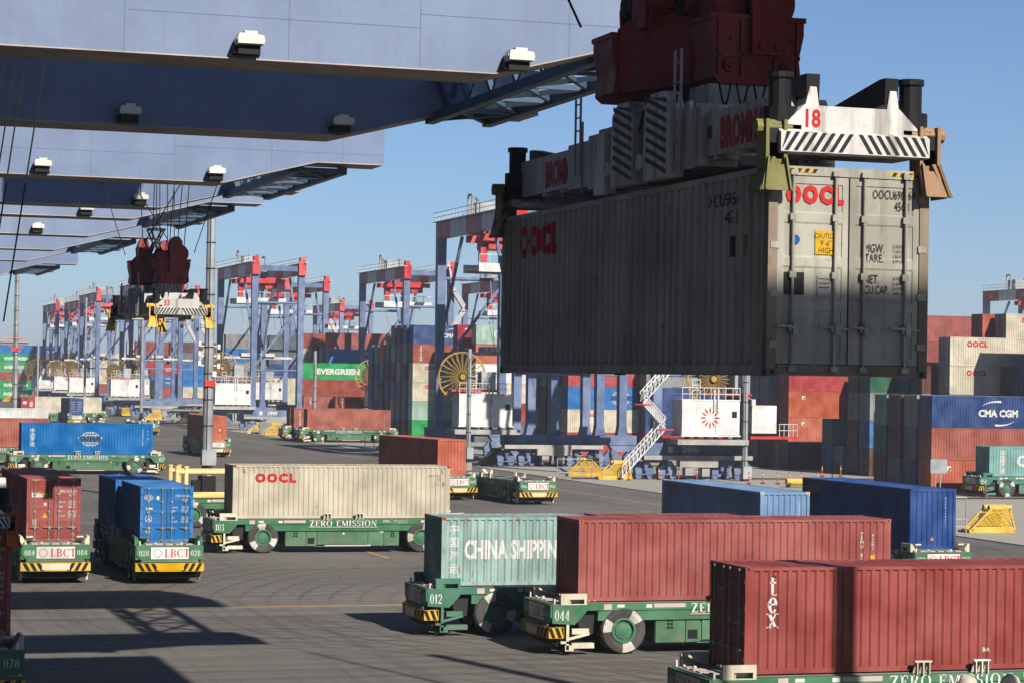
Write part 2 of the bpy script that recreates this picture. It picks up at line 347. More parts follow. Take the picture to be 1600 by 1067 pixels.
# ---------------------------------------------------------------- containers
CW = 2.438
def corr_line(a, b, pitch, depth):
    """(position, inset) breakpoints of a trapezoid corrugation between a and b"""
    n = max(1, round((b-a)/pitch)); p = (b-a)/n; out = [(a, 0.)]
    for i in range(n):
        o = a+i*p; out += [(o+.34*p, 0.), (o+.5*p, depth), (o+.84*p, depth), (o+p, 0.)]
    return out
def prof(line, x):
    if x <= line[0][0] or x >= line[-1][0]: return 0.
    for (a, da), (b, db) in zip(line, line[1:]):
        if a <= x <= b: return da+(db-da)*(x-a)/max(b-a, 1e-6)
    return 0.
_cm = {}
def container_meshes(L, H):
    if (L, H) in _cm: return _cm[L, H]
    l2, w2 = L/2, CW/2; PT, BR, TR = .16, .16, .10
    side = corr_line(-l2+PT, l2-PT, .279, .042); front = corr_line(-w2+.11, w2-.11, .262, .045)
    m = MB()
    # corrugated sides
    for sy in (-1, 1):
        y = sy*(w2-.008); z0, z1 = BR, H-TR
        vs = []; fs = []
        for x, d in side: vs += [(x, y-sy*d, z0), (x, y-sy*d, z1)]
        for i in range(len(side)-1): fs.append((2*i, 2*i+2, 2*i+3, 2*i+1) if sy < 0 else (2*i, 2*i+1, 2*i+3, 2*i+2))
        m.add(vs, fs)
        m.box(-l2+PT, l2-PT, min(sy*w2, sy*(w2-.06)), max(sy*w2, sy*(w2-.06)), H-TR, H-.012)     # top rail
        m.box(-l2+PT, l2-PT, min(sy*(w2-.004), sy*(w2-.07)), max(sy*(w2-.004), sy*(w2-.07)), .02, BR)  # bottom rail
        # shadow lip under the top rail
        m.box(-l2+PT, l2-PT, min(sy*(w2-.06), sy*(w2-.075)), max(sy*(w2-.06), sy*(w2-.075)), H-TR-.06, H-TR)
    # front wall at +x
    vs = []; fs = []; x = l2-.012
    for y, d in front: vs += [(x-d, y, BR), (x-d, y, H-.13)]
    for i in range(len(front)-1): fs.append((2*i, 2*i+2, 2*i+3, 2*i+1))
    m.add(vs, fs)
    for sx in (-1, 1):
        a, b = sorted((sx*l2, sx*(l2-.11)))
        m.box(a, b, -w2+.16, w2-.16, H-.13, H-.006); m.box(a, b, -w2+.16, w2-.16, .01, BR)     # headers and sills
        for sy in (-1, 1):
            c, d = sorted((sy*w2, sy*(w2-.13))); e, f = sorted((sx*l2, sx*(l2-PT)))
            m.box(e, f, c, d, .118, H-.118)                                                       # corner posts
            c2, d2 = sorted((sy*(w2+.004), sy*(w2-.162))); e2, f2 = sorted((sx*(l2+.004), sx*(l2-.178)))
            for z in (0, H-.118):
                m.box(e2, f2, c2, d2, z, z+.118, 1)                                               # castings
                ym = (c2+d2)/2; yo = sy*(w2+.0065); xo = sx*(l2+.0065); xm = (e2+f2)/2
                m.box(xm-.035, xm+.035, min(yo, yo-sy*.004), max(yo, yo-sy*.004), z+.03, z+.09, 2)
                m.box(min(xo, xo-sx*.004), max(xo, xo-sx*.004), ym-.03, ym+.03, z+.03, z+.09, 2)
    # corrugated roof and floor
    roof = corr_line(-l2+.3, l2-.3, .418, .022); vs = []; fs = []
    for x, d in roof: vs += [(x, -w2+.06, H-.02-d), (x, w2-.06, H-.02-d)]
    for i in range(len(roof)-1): fs.append((2*i, 2*i+2, 2*i+3, 2*i+1))
    m.add(vs, fs)
    for sx in (-1, 1):
        a, b = sorted((sx*(l2-.11), sx*(l2-.3))); m.quad((a, -w2+.06, H-.02), (b, -w2+.06, H-.02), (b, w2-.06, H-.02), (a, w2-.06, H-.02))
    m.box(-l2+.1, l2-.1, -w2+.05, w2-.05, .05, .12)
    body = m.mesh('body')
    # door leaf (local: x outwards is -x, leaf spans y 0..-w), built for both leaves
    doors = []
    dz0, dz1 = BR+.012, H-.142; hw = w2-.14
    for sgn in (1, -1):     # +1: leaf on +y side
        d = MB(); x = -l2+.03; y0, y1 = sorted((sgn*.012, sgn*hw))
        d.box(x, x+.03, y0, y1, dz0, dz1)
        fr = .09
        for a, b, c, e in ((y0, y0+fr, dz0, dz1), (y1-fr, y1, dz0, dz1), (y0+fr, y1-fr, dz1-.1, dz1), (y0+fr, y1-fr, dz0, dz0+.1)):
            d.box(x-.014, x, a, b, c, e)
        hh = dz1-dz0
        for k in (.22, .457, .69):       # pressed panel swages: shallow horizontal ribs
            zc = dz1-hh*k
            d.prism([(x, zc-.085), (x-.012, zc-.06), (x-.012, zc+.06), (x, zc+.085)], 'y', y0+fr, y1-fr)
        for k in (.1, .37, .63, .9):        # hinges
            zc = dz0+hh*k; ye = sgn*(hw-.02); a, b = sorted((ye, ye+sgn*.13)); d.box(x-.045, x-.002, a, b, zc-.045, zc+.045, 0)
        doors.append(d.mesh('door'))
    rod = MB(); xr = -l2-.022
    rod.tube((xr, 0, .1), (xr, 0, H-.075), .021, 7)
    for z in (.07, H-.13): rod.box(xr-.035, xr+.05, -.055, .055, z, z+.07)
    for z in (.62, 1.35, H-.75): rod.box(xr-.02, xr+.055, -.05, .05, z, z+.09)
    rod_m = rod.mesh('lock_rod')
    hn = MB(); hn.beam((xr-.03, 0, 1.02), (xr-.03, .44, 1.05), .035, .03); hn.box(xr-.05, xr+.05, .12, .2, .93, 1.1); handle_m = hn.mesh('lock_handle')
    _cm[L, H] = dict(body=body, doors=doors, rod=rod_m, handle=handle_m, side=side, front=front); return _cm[L, H]
def container(name, label, U, V, z, L, H, mat, yaw=0, group=None, castmat=None, rods=True, handles=True, rodmat=None):
    """yaw 0: long axis along +X, doors facing -X; yaw 90: doors facing -Y"""
    k = container_meshes(L, H); t = thing(name, label, 'container', (U, V, z), R(yaw), group)
    t['L'] = L; t['H'] = H
    obj('body', k['body'], [mat, castmat or mat, BLK], t)
    for i, s in enumerate((1, -1)):
        d = obj('door', k['doors'][i], [mat], t)
        if rods:
            for y in (.22, .86):
                obj('lock_rod', k['rod'], [rodmat or STEEL], d, (0, s*y, 0))
                if handles: obj('lock_handle', k['handle'], [rodmat or STEEL], d, (0, s*y-.2, -.36))
    return t
def decals(t, items, name='lettering', matname=None):
    """items: (face, figure, mat) with the figure in metres from the lower left of the face; one mesh per colour"""
    L, H = t['L'], t['H']; k = container_meshes(L, H); w2 = CW/2; by = {}
    for face, fig, mat in items:
        if not fig[0]: continue
        line = None
        if face in ('side-', 'side+'):
            line = [(x+L/2, d) for x, d in k['side']] if face == 'side-' else [(L/2-x, d) for x, d in reversed(k['side'])]
        elif face == 'front': line = [(y+w2, d) for y, d in k['front']]
        if line: fig = bisect_x(fig, [x for x, _ in line])
        vs = []
        for a, b in fig[0]:
            off = (.004-prof(line, a)) if line else 0.
            if face == 'side-': vs.append((-L/2+a, -w2+.008-off-.002, b))
            elif face == 'side+': vs.append((L/2-a, w2-.008+off+.002, b))
            elif face == 'front': vs.append((L/2-.012+off+.002, -w2+a, b))
            else: vs.append((-L/2+(.013 if face == 'door' else -.004), w2-a, b))
        by.setdefault(mat.name, (mat, MB()))[1].add(vs, fig[1])
    for mat, mb in by.values(): objs(name, split(mb, name, .55), [mat], t)
def tx(s, size, x, y, bold=.0, cond=1., center=False, spacing=1.): return xf(text_poly(s, bold, cond, spacing), size, x, y, center)
def vtx(s, size, x, ytop, step, bold=0., cond=1.):
    """letters stacked downwards; returns list of figures"""
    return [xf(text_poly(ch, bold, cond), size, x, ytop-i*step, True) for i, ch in enumerate(s)]
def hazard(x0, y0, w, h, n, slant=1):
    """slanted bars for the yellow and black header marks"""
    v = []; f = []
    for i in range(n):
        a = x0+w*(i+.15)/n; b = x0+w*(i+.62)/n; k = len(v); d = slant*h*.6
        v += [(a, y0), (b, y0), (b+d, y0+h), (a+d, y0+h)]; f.append((k, k+1, k+2, k+3))
    return v, f

# ---------------------------------------------------------------- the ground
def ground_mat(name, base, light, marks):
    m = bpy.data.materials.new(name); m.use_nodes = True; t = m.node_tree; n = t.nodes; l = t.links; b = n['Principled BSDF']
    tc = n.new('ShaderNodeTexCoord')
    def noise(scale, det, sx=(1, 1, 1), dist=0.):
        mp = n.new('ShaderNodeMapping'); mp.inputs['Scale'].default_value = sx; l.new(tc.outputs['Object'], mp.inputs[0])
        k = n.new('ShaderNodeTexNoise'); k.inputs['Scale'].default_value = scale; k.inputs['Detail'].default_value = det; k.inputs['Distortion'].default_value = dist
        l.new(mp.outputs[0], k.inputs['Vector']); return k.outputs['Fac']
    def ramp(src, a, b2, va, vb):
        k = n.new('ShaderNodeMapRange'); k.inputs[1].default_value = a; k.inputs[2].default_value = b2
        k.inputs[3].default_value = va; k.inputs[4].default_value = vb; l.new(src, k.inputs[0]); return k.outputs[0]
    def mix(f, A, B):
        k = n.new('ShaderNodeMix'); k.data_type = 'RGBA'; l.new(f, k.inputs[0])
        for i, q in ((6, A), (7, B)):
            if isinstance(q, tuple): k.inputs[i].default_value = (*q, 1)
            else: l.new(q, k.inputs[i])
        return k.outputs[2]
    col = mix(ramp(noise(.045, 5), .3, .7, 0, 1), base, light)
    col = mix(ramp(noise(7, 6), .4, .75, 0, .45), col, tuple(c*.6 for c in base))
    col = mix(ramp(noise(38, 3), .35, .8, 0, .35), col, tuple(c*1.25 for c in light))
    if marks:
        def mul(a_, b_):
            mm = n.new('ShaderNodeMath'); mm.operation = 'MULTIPLY'; l.new(a_, mm.inputs[0]); l.new(b_, mm.inputs[1]); return mm.outputs[0]
        def rings(cx, cy, sc, rot, lo):
            mp = n.new('ShaderNodeMapping'); mp.inputs['Location'].default_value = (cx, cy, 0); l.new(tc.outputs['Object'], mp.inputs[0])
            wv = n.new('ShaderNodeTexWave'); wv.wave_type = 'RINGS'; wv.rings_direction = 'SPHERICAL'; wv.inputs['Scale'].default_value = sc; wv.inputs['Distortion'].default_value = 3.5
            wv.inputs['Detail'].default_value = 2; wv.inputs['Detail Scale'].default_value = .06; l.new(mp.outputs[0], wv.inputs['Vector']); return ramp(wv.outputs['Fac'], lo, 1., 0, 1)
        brk = ramp(noise(.05, 3), .38, .6, 0, 1)
        # long tyre trails along both lane directions, broken up
        for sx, sc in (((.010, 1.3, 1), 1.), ((1.3, .010, 1), 1.), ((.025, .6, 1), 1.3), ((.006, 2.6, 1), 1.)):
            col = mix(mul(ramp(noise(sc, 4, sx, .5), .51, .66, 0, .6), ramp(noise(.06, 3), .35, .6, .1, 1)), col, tuple(c*.5 for c in base))
        # turning tracks
        for cx, cy, sc, lo in ((-6, -64, .30, .86), (-48, -92, .24, .88), (-20, -140, .2, .9)):
            col = mix(mul(rings(cx, cy, sc, 0, lo), mul(brk, ramp(noise(.9, 4), .3, .55, .35, .8))), col, tuple(c*.45 for c in base))
        # stains, pale scrapes and patched areas
        col = mix(ramp(noise(.35, 6, (1, 1, 1), 1.), .64, .72, 0, .5), col, tuple(c*.5 for c in base))
        col = mix(ramp(noise(.9, 5, (.25, 1, 1), .8), .66, .74, 0, .4), col, tuple(min(1, c*1.5) for c in light))
        col = mix(ramp(noise(1.6, 2), .74, .77, 0, .65), col, tuple(c*.32 for c in base))
        vo = n.new('ShaderNodeTexVoronoi'); vo.feature = 'DISTANCE_TO_EDGE'; vo.inputs['Scale'].default_value = .11; mp = n.new('ShaderNodeMapping'); mp.inputs['Scale'].default_value = (1, .8, 1)
        l.new(tc.outputs['Object'], mp.inputs[0]); l.new(mp.outputs[0], vo.inputs['Vector'])
        col = mix(mul(ramp(vo.outputs['Distance'], .0, .006, .8, 0), ramp(noise(.4, 4), .4, .55, 0, 1)), col, tuple(c*.4 for c in base))
        vp = n.new('ShaderNodeTexVoronoi'); vp.distance = 'CHEBYCHEV'; vp.inputs['Scale'].default_value = .045; l.new(tc.outputs['Object'], vp.inputs['Vector'])
        sepc = n.new('ShaderNodeSeparateColor'); l.new(vp.outputs['Color'], sepc.inputs[0])
        col = mix(ramp(sepc.outputs[0], .2, .9, 0, .35), col, tuple(c*.72 for c in base))
    l.new(col, b.inputs['Base Color']); b.inputs['Roughness'].default_value = .86; b.inputs['Specular IOR Level'].default_value = .12
    bp = n.new('ShaderNodeBump'); bp.inputs['Strength'].default_value = .25; bp.inputs['Distance'].default_value = .02
    l.new(noise(30, 4), bp.inputs['Height']); l.new(bp.outputs[0], b.inputs['Normal'])
    return m
ASPH = ground_mat('asphalt', (.101, .093, .085), (.135, .124, .113), True); SLAB = ground_mat('concrete_slab', (.20, .187, .168), (.25, .236, .214), False)
g = MB(); N = 3000
g.quad((-N, -320, 0), (N, -320, 0), (N, 4300, 0), (-N, 4300, 0)); obj('ground', g, ASPH, kind='structure')
g = MB(); g.box(73, 1400, -150, 2500, -.3, .06); obj('pavement', g, SLAB, kind='structure')
LINEY = paint('road_line_yellow', (.55, .36, .08), .8, .8, 0.)
g = MB(); g.quad((-40, 95.5, .004), (72, 95.5, .004), (72, 95.78, .004), (-40, 95.78, .004)); obj('lane_line', g, LINEY, kind='structure')
g = MB()
for vv in (149.5, 203, 256): g.quad((-30, vv, .004), (71, vv, .004), (71, vv+.28, .004), (-30, vv+.28, .004))
obj('lane_line', g, LINEY, kind='structure')
g = MB()
for uu in (31.5, 66.0): g.quad((uu, 120, .008), (uu+.25, 120, .008), (uu+.25, 520, .008), (uu, 520, .008))
obj('lane_line', g, LINEY, kind='structure')
# far ridge and the low sheds at its foot
HILL = flat('hill_slope', (.10, .11, .085), .9)
g = MB(); xs = [-2800+i*62 for i in range(90)]
rnd = random.Random(3); hh = []
for i, x in enumerate(xs): hh.append(max(9, .17*(330+150*math.sin(i*.21)+70*math.sin(i*.63+1)+40*rnd.random()) - max(0, (x+300))*.045))
v = []; f = []
for x, h in zip(xs, hh): v += [(x, 2900, 0), (x, 3050, h*.6), (x, 3250, h), (x, 3700, 0)]
for i in range(len(xs)-1):
    for k in range(3): f.append((4*i+k, 4*i+4+k, 4*i+5+k, 4*i+1+k))
g.add(v, f); obj('hills', g, HILL, kind='structure')
SHED = flat('shed_grey', (.24, .26, .28), .7)
t = thing('warehouse', 'long low grey warehouse on the horizon behind the far left container stacks', 'warehouse', (60, 1150, 0))
g = MB(); g.box(-330, 60, 0, 40, 0, 22.5); obj('wall', g, SHED, t)
g = MB(); g.prism([(-.8, 22.5), (40.8, 22.5), (40.8, 23), (20, 25.5), (-.8, 23)], 'x', -331, 61); obj('roof', g, CONC, t)
g = MB()
for i in range(20): g.box(-322+i*19, -310+i*19, -.1, .0, 3, 12)
objs('loading_door', split(g, 'loading_door'), GALV, t)

# ---------------------------------------------------------------- automated container carriers
AXLE = 4.43; WR = .84
def wheel_meshes():
    m = MB(); n = 48
    pr = [(.44, -.24), (.62, -.29), (.78, -.27), (WR, -.19), (WR, .19), (.78, .27), (.62, .29), (.44, .24)]
    for i in range(n):
        a, b = 2*math.pi*i/n, 2*math.pi*(i+1)/n
        for k in range(len(pr)-1):
            (r1, y1), (r2, y2) = pr[k], pr[k+1]
            white = k in (0, 1, 5, 6) and (i % 16) < 5
            m.add([(r1*math.cos(a), y1, r1*math.sin(a)), (r1*math.cos(b), y1, r1*math.sin(b)), (r2*math.cos(b), y2, r2*math.sin(b)), (r2*math.cos(a), y2, r2*math.sin(a))], [(3, 2, 1, 0)], 1 if white else 0)
    for i in range(32):     # tread lugs
        a = 2*math.pi*(i+.5)/32; M = Matrix.Rotation(-a, 4, 'Y')
        m.box(WR-.01, WR+.018, -.17 if i % 2 else -.02, .02 if i % 2 else .17, -.035, .035, 0, M)
    r = MB(); n = 28
    pr = [(.45, -.25), (.45, -.28), (.38, -.28), (.34, -.16), (.24, -.14), (.22, -.22), (.10, -.24), (.001, -.24)]
    for sg in (1, -1):
        for i in range(n):
            a, b = 2*math.pi*i/n, 2*math.pi*(i+1)/n
            for k in range(len(pr)-1):
                (r1, y1), (r2, y2) = pr[k], pr[k+1]; y1 *= sg; y2 *= sg
                q = [(r1*math.cos(a), y1, r1*math.sin(a)), (r1*math.cos(b), y1, r1*math.sin(b)), (r2*math.cos(b), y2, r2*math.sin(b)), (r2*math.cos(a), y2, r2*math.sin(a))]
                r.add(q, [(0, 1, 2, 3) if sg > 0 else (3, 2, 1, 0)])
        if sg > 0: r.tube((0, -.2, 0), (0, .2, 0), .3, 12)
        for i in range(10):
            a = 2*math.pi*i/10; r.tube((.29*math.cos(a), sg*-.14, .29*math.sin(a)), (.29*math.cos(a), sg*-.19, .29*math.sin(a)), .025, 6)
    return m.mesh('tyre'), r.mesh('rim')
TYRE_M, RIM_M = wheel_meshes()
def guide_mesh(sy, sx):
    """corner guide at the +x/-x, +y/-y corner: slotted outer plate and flared inner plate"""
    m = MB(); x0, x1 = sorted((sx*7.08, sx*5.88)); ya, yb = sorted((sy*1.50, sy*1.56))
    z0, z1 = 1.78, 2.17; sx0, sx1 = sorted((sx*6.68, sx*6.0))
    m.box(x0, sx0, ya, yb, z0, z1); m.box(sx1, x1, ya, yb, z0, z1); m.box(sx0, sx1, ya, yb, z0+.19, z1); m.box(sx0, sx1, ya, yb, z0, z0+.03)
    pl = [(sy*1.235, 1.80), (sy*1.275, 1.80), (sy*1.50, 2.13), (sy*1.50, 2.17), (sy*1.47, 2.17)]
    m.prism(pl, 'x', x0, x1)
    for x in (x0, x0+.45, x1-.04): m.prism([(sy*1.27, 1.79), (sy*1.5, 1.79), (sy*1.5, 2.12)], 'x', x, x+.04)
    # end flare
    xe0, xe1 = sorted((sx*6.13, sx*7.05)); m.prism([(sx*6.14, 1.80), (sx*6.2, 1.80), (sx*7.04, 2.10), (sx*7.04, 2.17)], 'y', *sorted((sy*1.28, sy*.98)))
    return m
def mid_guide_mesh(sy, x):
    m = MB(); ya, yb = sorted((sy*1.42, sy*1.54))
    m.box(x-.26, x+.26, ya, yb, 2.13, 2.17); m.box(x-.02, x+.02, ya, yb, 1.80, 2.13)
    m.box(x-.2, x-.17, ya, yb, 1.80, 2.13); m.box(x+.17, x+.2, ya, yb, 1.80, 2.13)
    m.prism([(sy*1.235, 1.80), (sy*1.27, 1.80), (sy*1.42, 2.15), (sy*1.40, 2.17)], 'x', x-.2, x+.2); return m
_ag = {}
def tuck(q):
    """the end modules are a little shorter than first laid out"""
    if isinstance(q, list):
        for k in q: tuck(k)
    else:
        for v in q.vertices:
            if abs(v.co.x) > 5.9: v.co.x = math.copysign(5.9+(abs(v.co.x)-5.9)*.8, v.co.x)
def agv_parts():
    if _ag: return _ag
    ch = MB()                                    # chassis: side beams, end modules, deck pans
    for sy in (-1, 1):
        ya, yb = sorted((sy*1.44, sy*1.24)); ch.box(-5.88, 5.88, ya, yb, 1.56, 1.80)
        ya, yb = sorted((sy*1.40, sy*1.05)); ch.box(-5.4, 5.4, ya, yb, 1.20, 1.56)
        for sx in (-1, 1):                       # end module side cheeks
            pl = [(sx*7.46, 1.78), (sx*7.46, 1.14), (sx*6.42, 1.08), (sx*5.90, 1.52), (sx*5.90, 1.78)]
            ch.prism(pl, 'y', *sorted((sy*1.555, sy*1.10)))
    for sx in (-1, 1):
        a, b = sorted((sx*7.46, sx*6.0)); ch.box(a, b, -1.10, 1.10, 1.12, 1.74)
        pl = [(-1.52, 1.78), (-1.52, 1.34), (-1.22, 1.06), (1.22, 1.06), (1.52, 1.34), (1.52, 1.78)]
        ch.prism(pl, 'x', *sorted((sx*7.46, sx*7.54)))
    _ag['chassis'] = ch.mesh('chassis')
    bd = MB(); bd.box(-3.2, 3.2, -1.28, 1.28, .42, 1.56); bd.box(-3.05, 3.05, -1.2, 1.2, .33, .42)
    _ag['body'] = bd.mesh('battery_housing')
    for nm, x0, x1, zz in (('cabinet_door', -3.18, -2.06, .38), ('cabinet_door', -2.02, -1.5, .38), ('cabinet_door', -1.4, 1.4, .46), ('cabinet_door', 1.44, 2.3, .38), ('cabinet_door', 2.34, 3.18, .38)):
        d = MB()
        for sy in (-1, 1):
            ya, yb = sorted((sy*1.283, sy*1.325)); d.box(x0, x1, ya, yb, zz, 1.5)
        _ag.setdefault('doors', []).extend(split(d, 'cabinet_door'))
    vt = MB()
    for sy in (-1, 1):
        for x in (-2.75, 2.7):
            for i in range(2):
                for j in range(3): ya, yb = sorted((sy*1.326, sy*1.332)); vt.box(x+i*.13, x+i*.13+.1, ya, yb, .86+j*.13, .95+j*.13)
        ya, yb = sorted((sy*1.326, sy*1.335)); vt.box(-1.95, -1.58, ya, yb, .5, .82)
    _ag['vent'] = split(vt, 'vent', .1)
    ax = MB()
    for x in (-AXLE, AXLE):
        ax.box(x-.3, x+.3, -1.0, 1.0, .62, 1.1); ax.box(x-.9, x+.9, -.8, .8, .75, 1.5)
        for sy in (-1, 1):
            s_ = -1 if x < 0 else 1
            ax.prism([(x+s_*1.02, 1.56), (x+s_*1.75, 1.30), (x+s_*1.55, .72), (x+s_*1.08, .72)], 'y', *sorted((sy*1.2, sy*.7)))
    ax.box(-5.9, 5.9, -.8, .8, 1.2, 1.78)
    _ag['running_gear'] = ax.mesh('running_gear')
    dk = MB(); dk.box(-5.86, 5.86, -1.235, -.7, 1.801, 1.825); dk.box(-5.86, 5.86, .7, 1.235, 1.801, 1.825)
    for x in (-5.6, -3, -.4, .4, 3, 5.6): dk.box(x-.2, x+.2, -.7, .7, 1.80, 1.822)
    for sx in (-1, 1):
        a, b = sorted((sx*7.4, sx*6.2)); dk.box(a, b, -1.45, 1.45, 1.781, 1.80)
        a, b = sorted((sx*6.6, sx*6.1)); dk.box(a, b, -1.1, 1.1, 1.80, 1.87)
    _ag['deck'] = dk.mesh('deck_plate')
    gd = []
    for sx in (-1, 1):
        for sy in (-1, 1): gd.append(guide_mesh(sy, sx).mesh('corner_guide'))
    _ag['guides'] = gd
    _ag['mids'] = [mid_guide_mesh(sy, x).mesh('side_guide') for sy in (-1, 1) for x in (-.9, .9)]
    for sx in (-1, 1):
        b = MB(); n = 26; hw = 1.57; z0, z1 = .62, 1.0; xf_ = lambda y: sx*(7.78-.16*(y/hw)**2)
        for i in range(n):
            y0, y1 = -hw+2*hw*i/n, -hw+2*hw*(i+1)/n
            b.quad((xf_(y0), y0, z0), (xf_(y1), y1, z0), (xf_(y1), y1, z1), (xf_(y0), y0, z1)) if sx > 0 else b.quad((xf_(y0), y0, z0), (xf_(y0), y0, z1), (xf_(y1), y1, z1), (xf_(y1), y1, z0))
            b.quad((xf_(y0), y0, z1), (xf_(y1), y1, z1), (sx*7.3, y1, z1), (sx*7.3, y0, z1)); b.quad((xf_(y0), y0, z0), (xf_(y1), y1, z0), (sx*7.3, y1, z0), (sx*7.3, y0, z0))
        xe = xf_(hw)
        for sy in (-1, 1): b.quad((xe, sy*hw, z0), (sx*6.92, sy*hw, z0), (sx*6.92, sy*hw, z1), (xe, sy*hw, z1)); b.quad((xe, sy*hw, z1), (sx*6.92, sy*hw, z1), (sx*6.92, sy*1.3, z1), (xe, sy*1.3, z1))
        b.quad((sx*7.3, -hw, z0), (sx*7.3, hw, z0), (sx*7.3, hw, z1), (sx*7.3, -hw, z1))
        b.box(*sorted((sx*7.782, sx*7.79)), -.62, .62, .68, .94, 1)
        _ag.setdefault('bumpers', []).append(b.mesh('bumper'))
        st = MB()
        for sy in (-1, 1):        # hazard bars: three on each side of the front face, two on the cheek
            for k in range(3):
                y0 = sy*(1.5-.31*k); sl = -sy*.2
                pts = [(y0, z1-.012), (y0-sy*.17, z1-.012), (y0-sy*.17+sl, z0+.012), (y0+sl, z0+.012)]
                st.add([(xf_(y)+sx*.005, y, z) for y, z in pts], [(0, 1, 2, 3)])
            for k in range(3):
                x0 = 7.66-.30*k; pts = [(x0, z1-.012), (x0-.17, z1-.012), (x0-.35, z0+.012), (x0-.18, z0+.012)]
                pts = [(max(x, 6.94), z) for x, z in pts]
                st.add([(sx*x, sy*(hw+.005), z) for x, z in pts], [(0, 1, 2, 3)])
        _ag.setdefault('stripes', []).append(split(st, 'hazard_stripe'))
        f = MB()
        for sy in (-1, 1):
            ya, yb = sorted((sy*1.54, sy*1.44)); a, b2 = sorted((sx*6.8, sx*6.67)); f.box(a, b2, ya, yb, .2, 1.1)
            a, b2 = sorted((sx*6.84, sx*6.45)); f.box(a, b2, ya, yb, .16, .36); a, b2 = sorted((sx*7.05, sx*6.67)); f.box(a, b2, ya, yb, .42, .5)
            f.beam((sx*6.67, sy*1.49, .58), (sx*5.75, sy*1.49, .76), .08, .09); f.box(*sorted((sx*6.5, sx*5.75)), *sorted((sy*1.46, sy*1.3)), .74, .93)
            f.box(*sorted((sx*6.5, sx*5.55)), *sorted((sy*1.46, sy*1.2)), .24, .42)
        a, b2 = sorted((sx*7.0, sx*6.85)); f.box(a, b2, -.85, .85, .26, .40)
        _ag.setdefault('skirts', []).append(split(f, 'sensor_skirt'))
        f = MB(); f.box(*sorted((sx*7.2, sx*6.6)), -1.35, 1.35, .30, .98); f.box(*sorted((sx*7.35, sx*7.2)), -1.3, -.9, .4, .6); f.box(*sorted((sx*7.35, sx*7.2)), .9, 1.3, .4, .6)
        _ag.setdefault('unders', []).append(f.mesh('under_tray'))
        s = MB(); a, b2 = sorted((sx*7.542, sx*7.56)); s.box(a, b2, -.86, .86, 1.18, 1.71); _ag.setdefault('signs', []).append(s.mesh('sign_panel'))
        rp = MB()
        for i in range(30):
            y = -1.3+2.6*i/29; rp.box(*sorted((sx*7.56, sx*7.6)), y-.025, y+.025, 1.03, 1.09)
        _ag.setdefault('ropes', []).append(rp.mesh('bumper_trim'))
        rl = MB()
        for i in range(5): rl.box(*sorted((sx*7.2, sx*6.7)), -1.1+i*.46, -.78+i*.46, 1.80, 1.835)
        _ag.setdefault('rails', []).append(split(rl, 'warning_strip'))
        bc = MB()
        for sy in (-1, 1): bc.tube((sx*7.3, sy*1.35, 1.8), (sx*7.3, sy*1.35, 1.98), .045, 8); bc.tube((sx*7.0, sy*.6, 1.8), (sx*7.0, sy*.6, 1.9), .06, 8)
        _ag.setdefault('lamps', []).append(split(bc, 'beacon'))
    for q in _ag.values(): tuck(q)
    return _ag
def endfig(sx, fig, x, dy, dz):
    """place a flat figure on an end face (sx=-1 seen from -x)"""
    return [(x, -sx*-(a+dy) if sx > 0 else -(a+dy), b+dz) for a, b in fig[0]], fig[1]
_agl = {}
def agv_letter_meshes(num):
    if num in _agl: return _agl[num]
    red = MB(); wh = MB(); pk = MB()
    for sx in (-1, 1):
        x = sx*7.566; fl = (lambda fs: fs)
        for fig, dy, dz, mb in ((xf(starburst(), .5), -.56, 1.44, red), (xf(serif_poly('LBCT', 1.05), .36), -.24, 1.26, red)):
            v, f = endfig(sx, fig, x, dy, dz); mb.add(v, f)
        nf = xf(serif_poly(num, 1.), .36)
        for dy in (-1.40, .96):
            v, f = endfig(sx, xf(nf, .68), sx*7.546, dy, 1.32); wh.add(v, f)
        for sy in (-1, 1):
            # number on the cheek
            wdt = max(a for a, _ in nf[0])
            def side(fig, x0, z0, mb, y=1.56):
                vs = [((x0+a)*1. if sy < 0 else -(x0+a), sy*(y), z0+b) for a, b in fig[0]]; mb.add(vs, fig[1])
            side(xf(nf, 1.), -7.36 if sx < 0 else 6.85, 1.24, wh)
    for sy in (-1, 1):
        def side(fig, x0, z0, mb, y=1.45):
            mb.add([((x0+a) if sy < 0 else -(x0+a), sy*y, z0+b) for a, b in fig[0]], fig[1])
        z = xf(serif_poly('ZERO EMISSION', 1.12, .09), .34); wd = max(a for a, _ in z[0])
        side(z, -wd/2, 1.44, wh, 1.452); side(rect(wd+.1, .035), -wd/2-.05, 1.375, pk, 1.452)
        side(xf(text_poly('SWL', .01, 1.2), .13), wd/2+.35, 1.66, wh); side(xf(text_poly('40000 KG MAX 65 T', .0, 1.), .07), wd/2+.95, 1.71, wh); side(xf(text_poly('20 FT 2 X 32 T', .0, 1.), .07), wd/2+1.2, 1.60, wh)
        side(rect(.3, .2), -5.2, 1.58, pk); side(rect(.28, .1), -4.7, 1.66, wh); side(rect(.22, .12), -3.6, 1.64, wh)
        side(rect(1.2, .14), -3.9+.6, 1.64, pk); side(rect(.3, .2), 5.0, 1.58, pk); side(rect(.26, .1), 4.4, 1.66, wh)
        side(rect(.12, .11), -2.65, 1.24, wh, 1.329); side(rect(.09, .16), -1.8, 1.22, wh, 1.329); side(rect(.1, .1), 0, 1.0, wh, 1.329); side(rect(.14, .1), 2.7, 1.26, wh, 1.329)
        side(rect(.5, .03), -3.1, 1.42, wh, 1.329); side(rect(.5, .03), 1.6, 1.42, wh, 1.329); side(rect(.2, .16), 2.1, 1.1, wh, 1.329)
        side(rect(2.6, .07), -1.0, .36, pk, 1.34)
    _agl[num] = [split(m, 'lettering', .9) for m in (red, wh, pk)]; tuck(_agl[num]); return _agl[num]
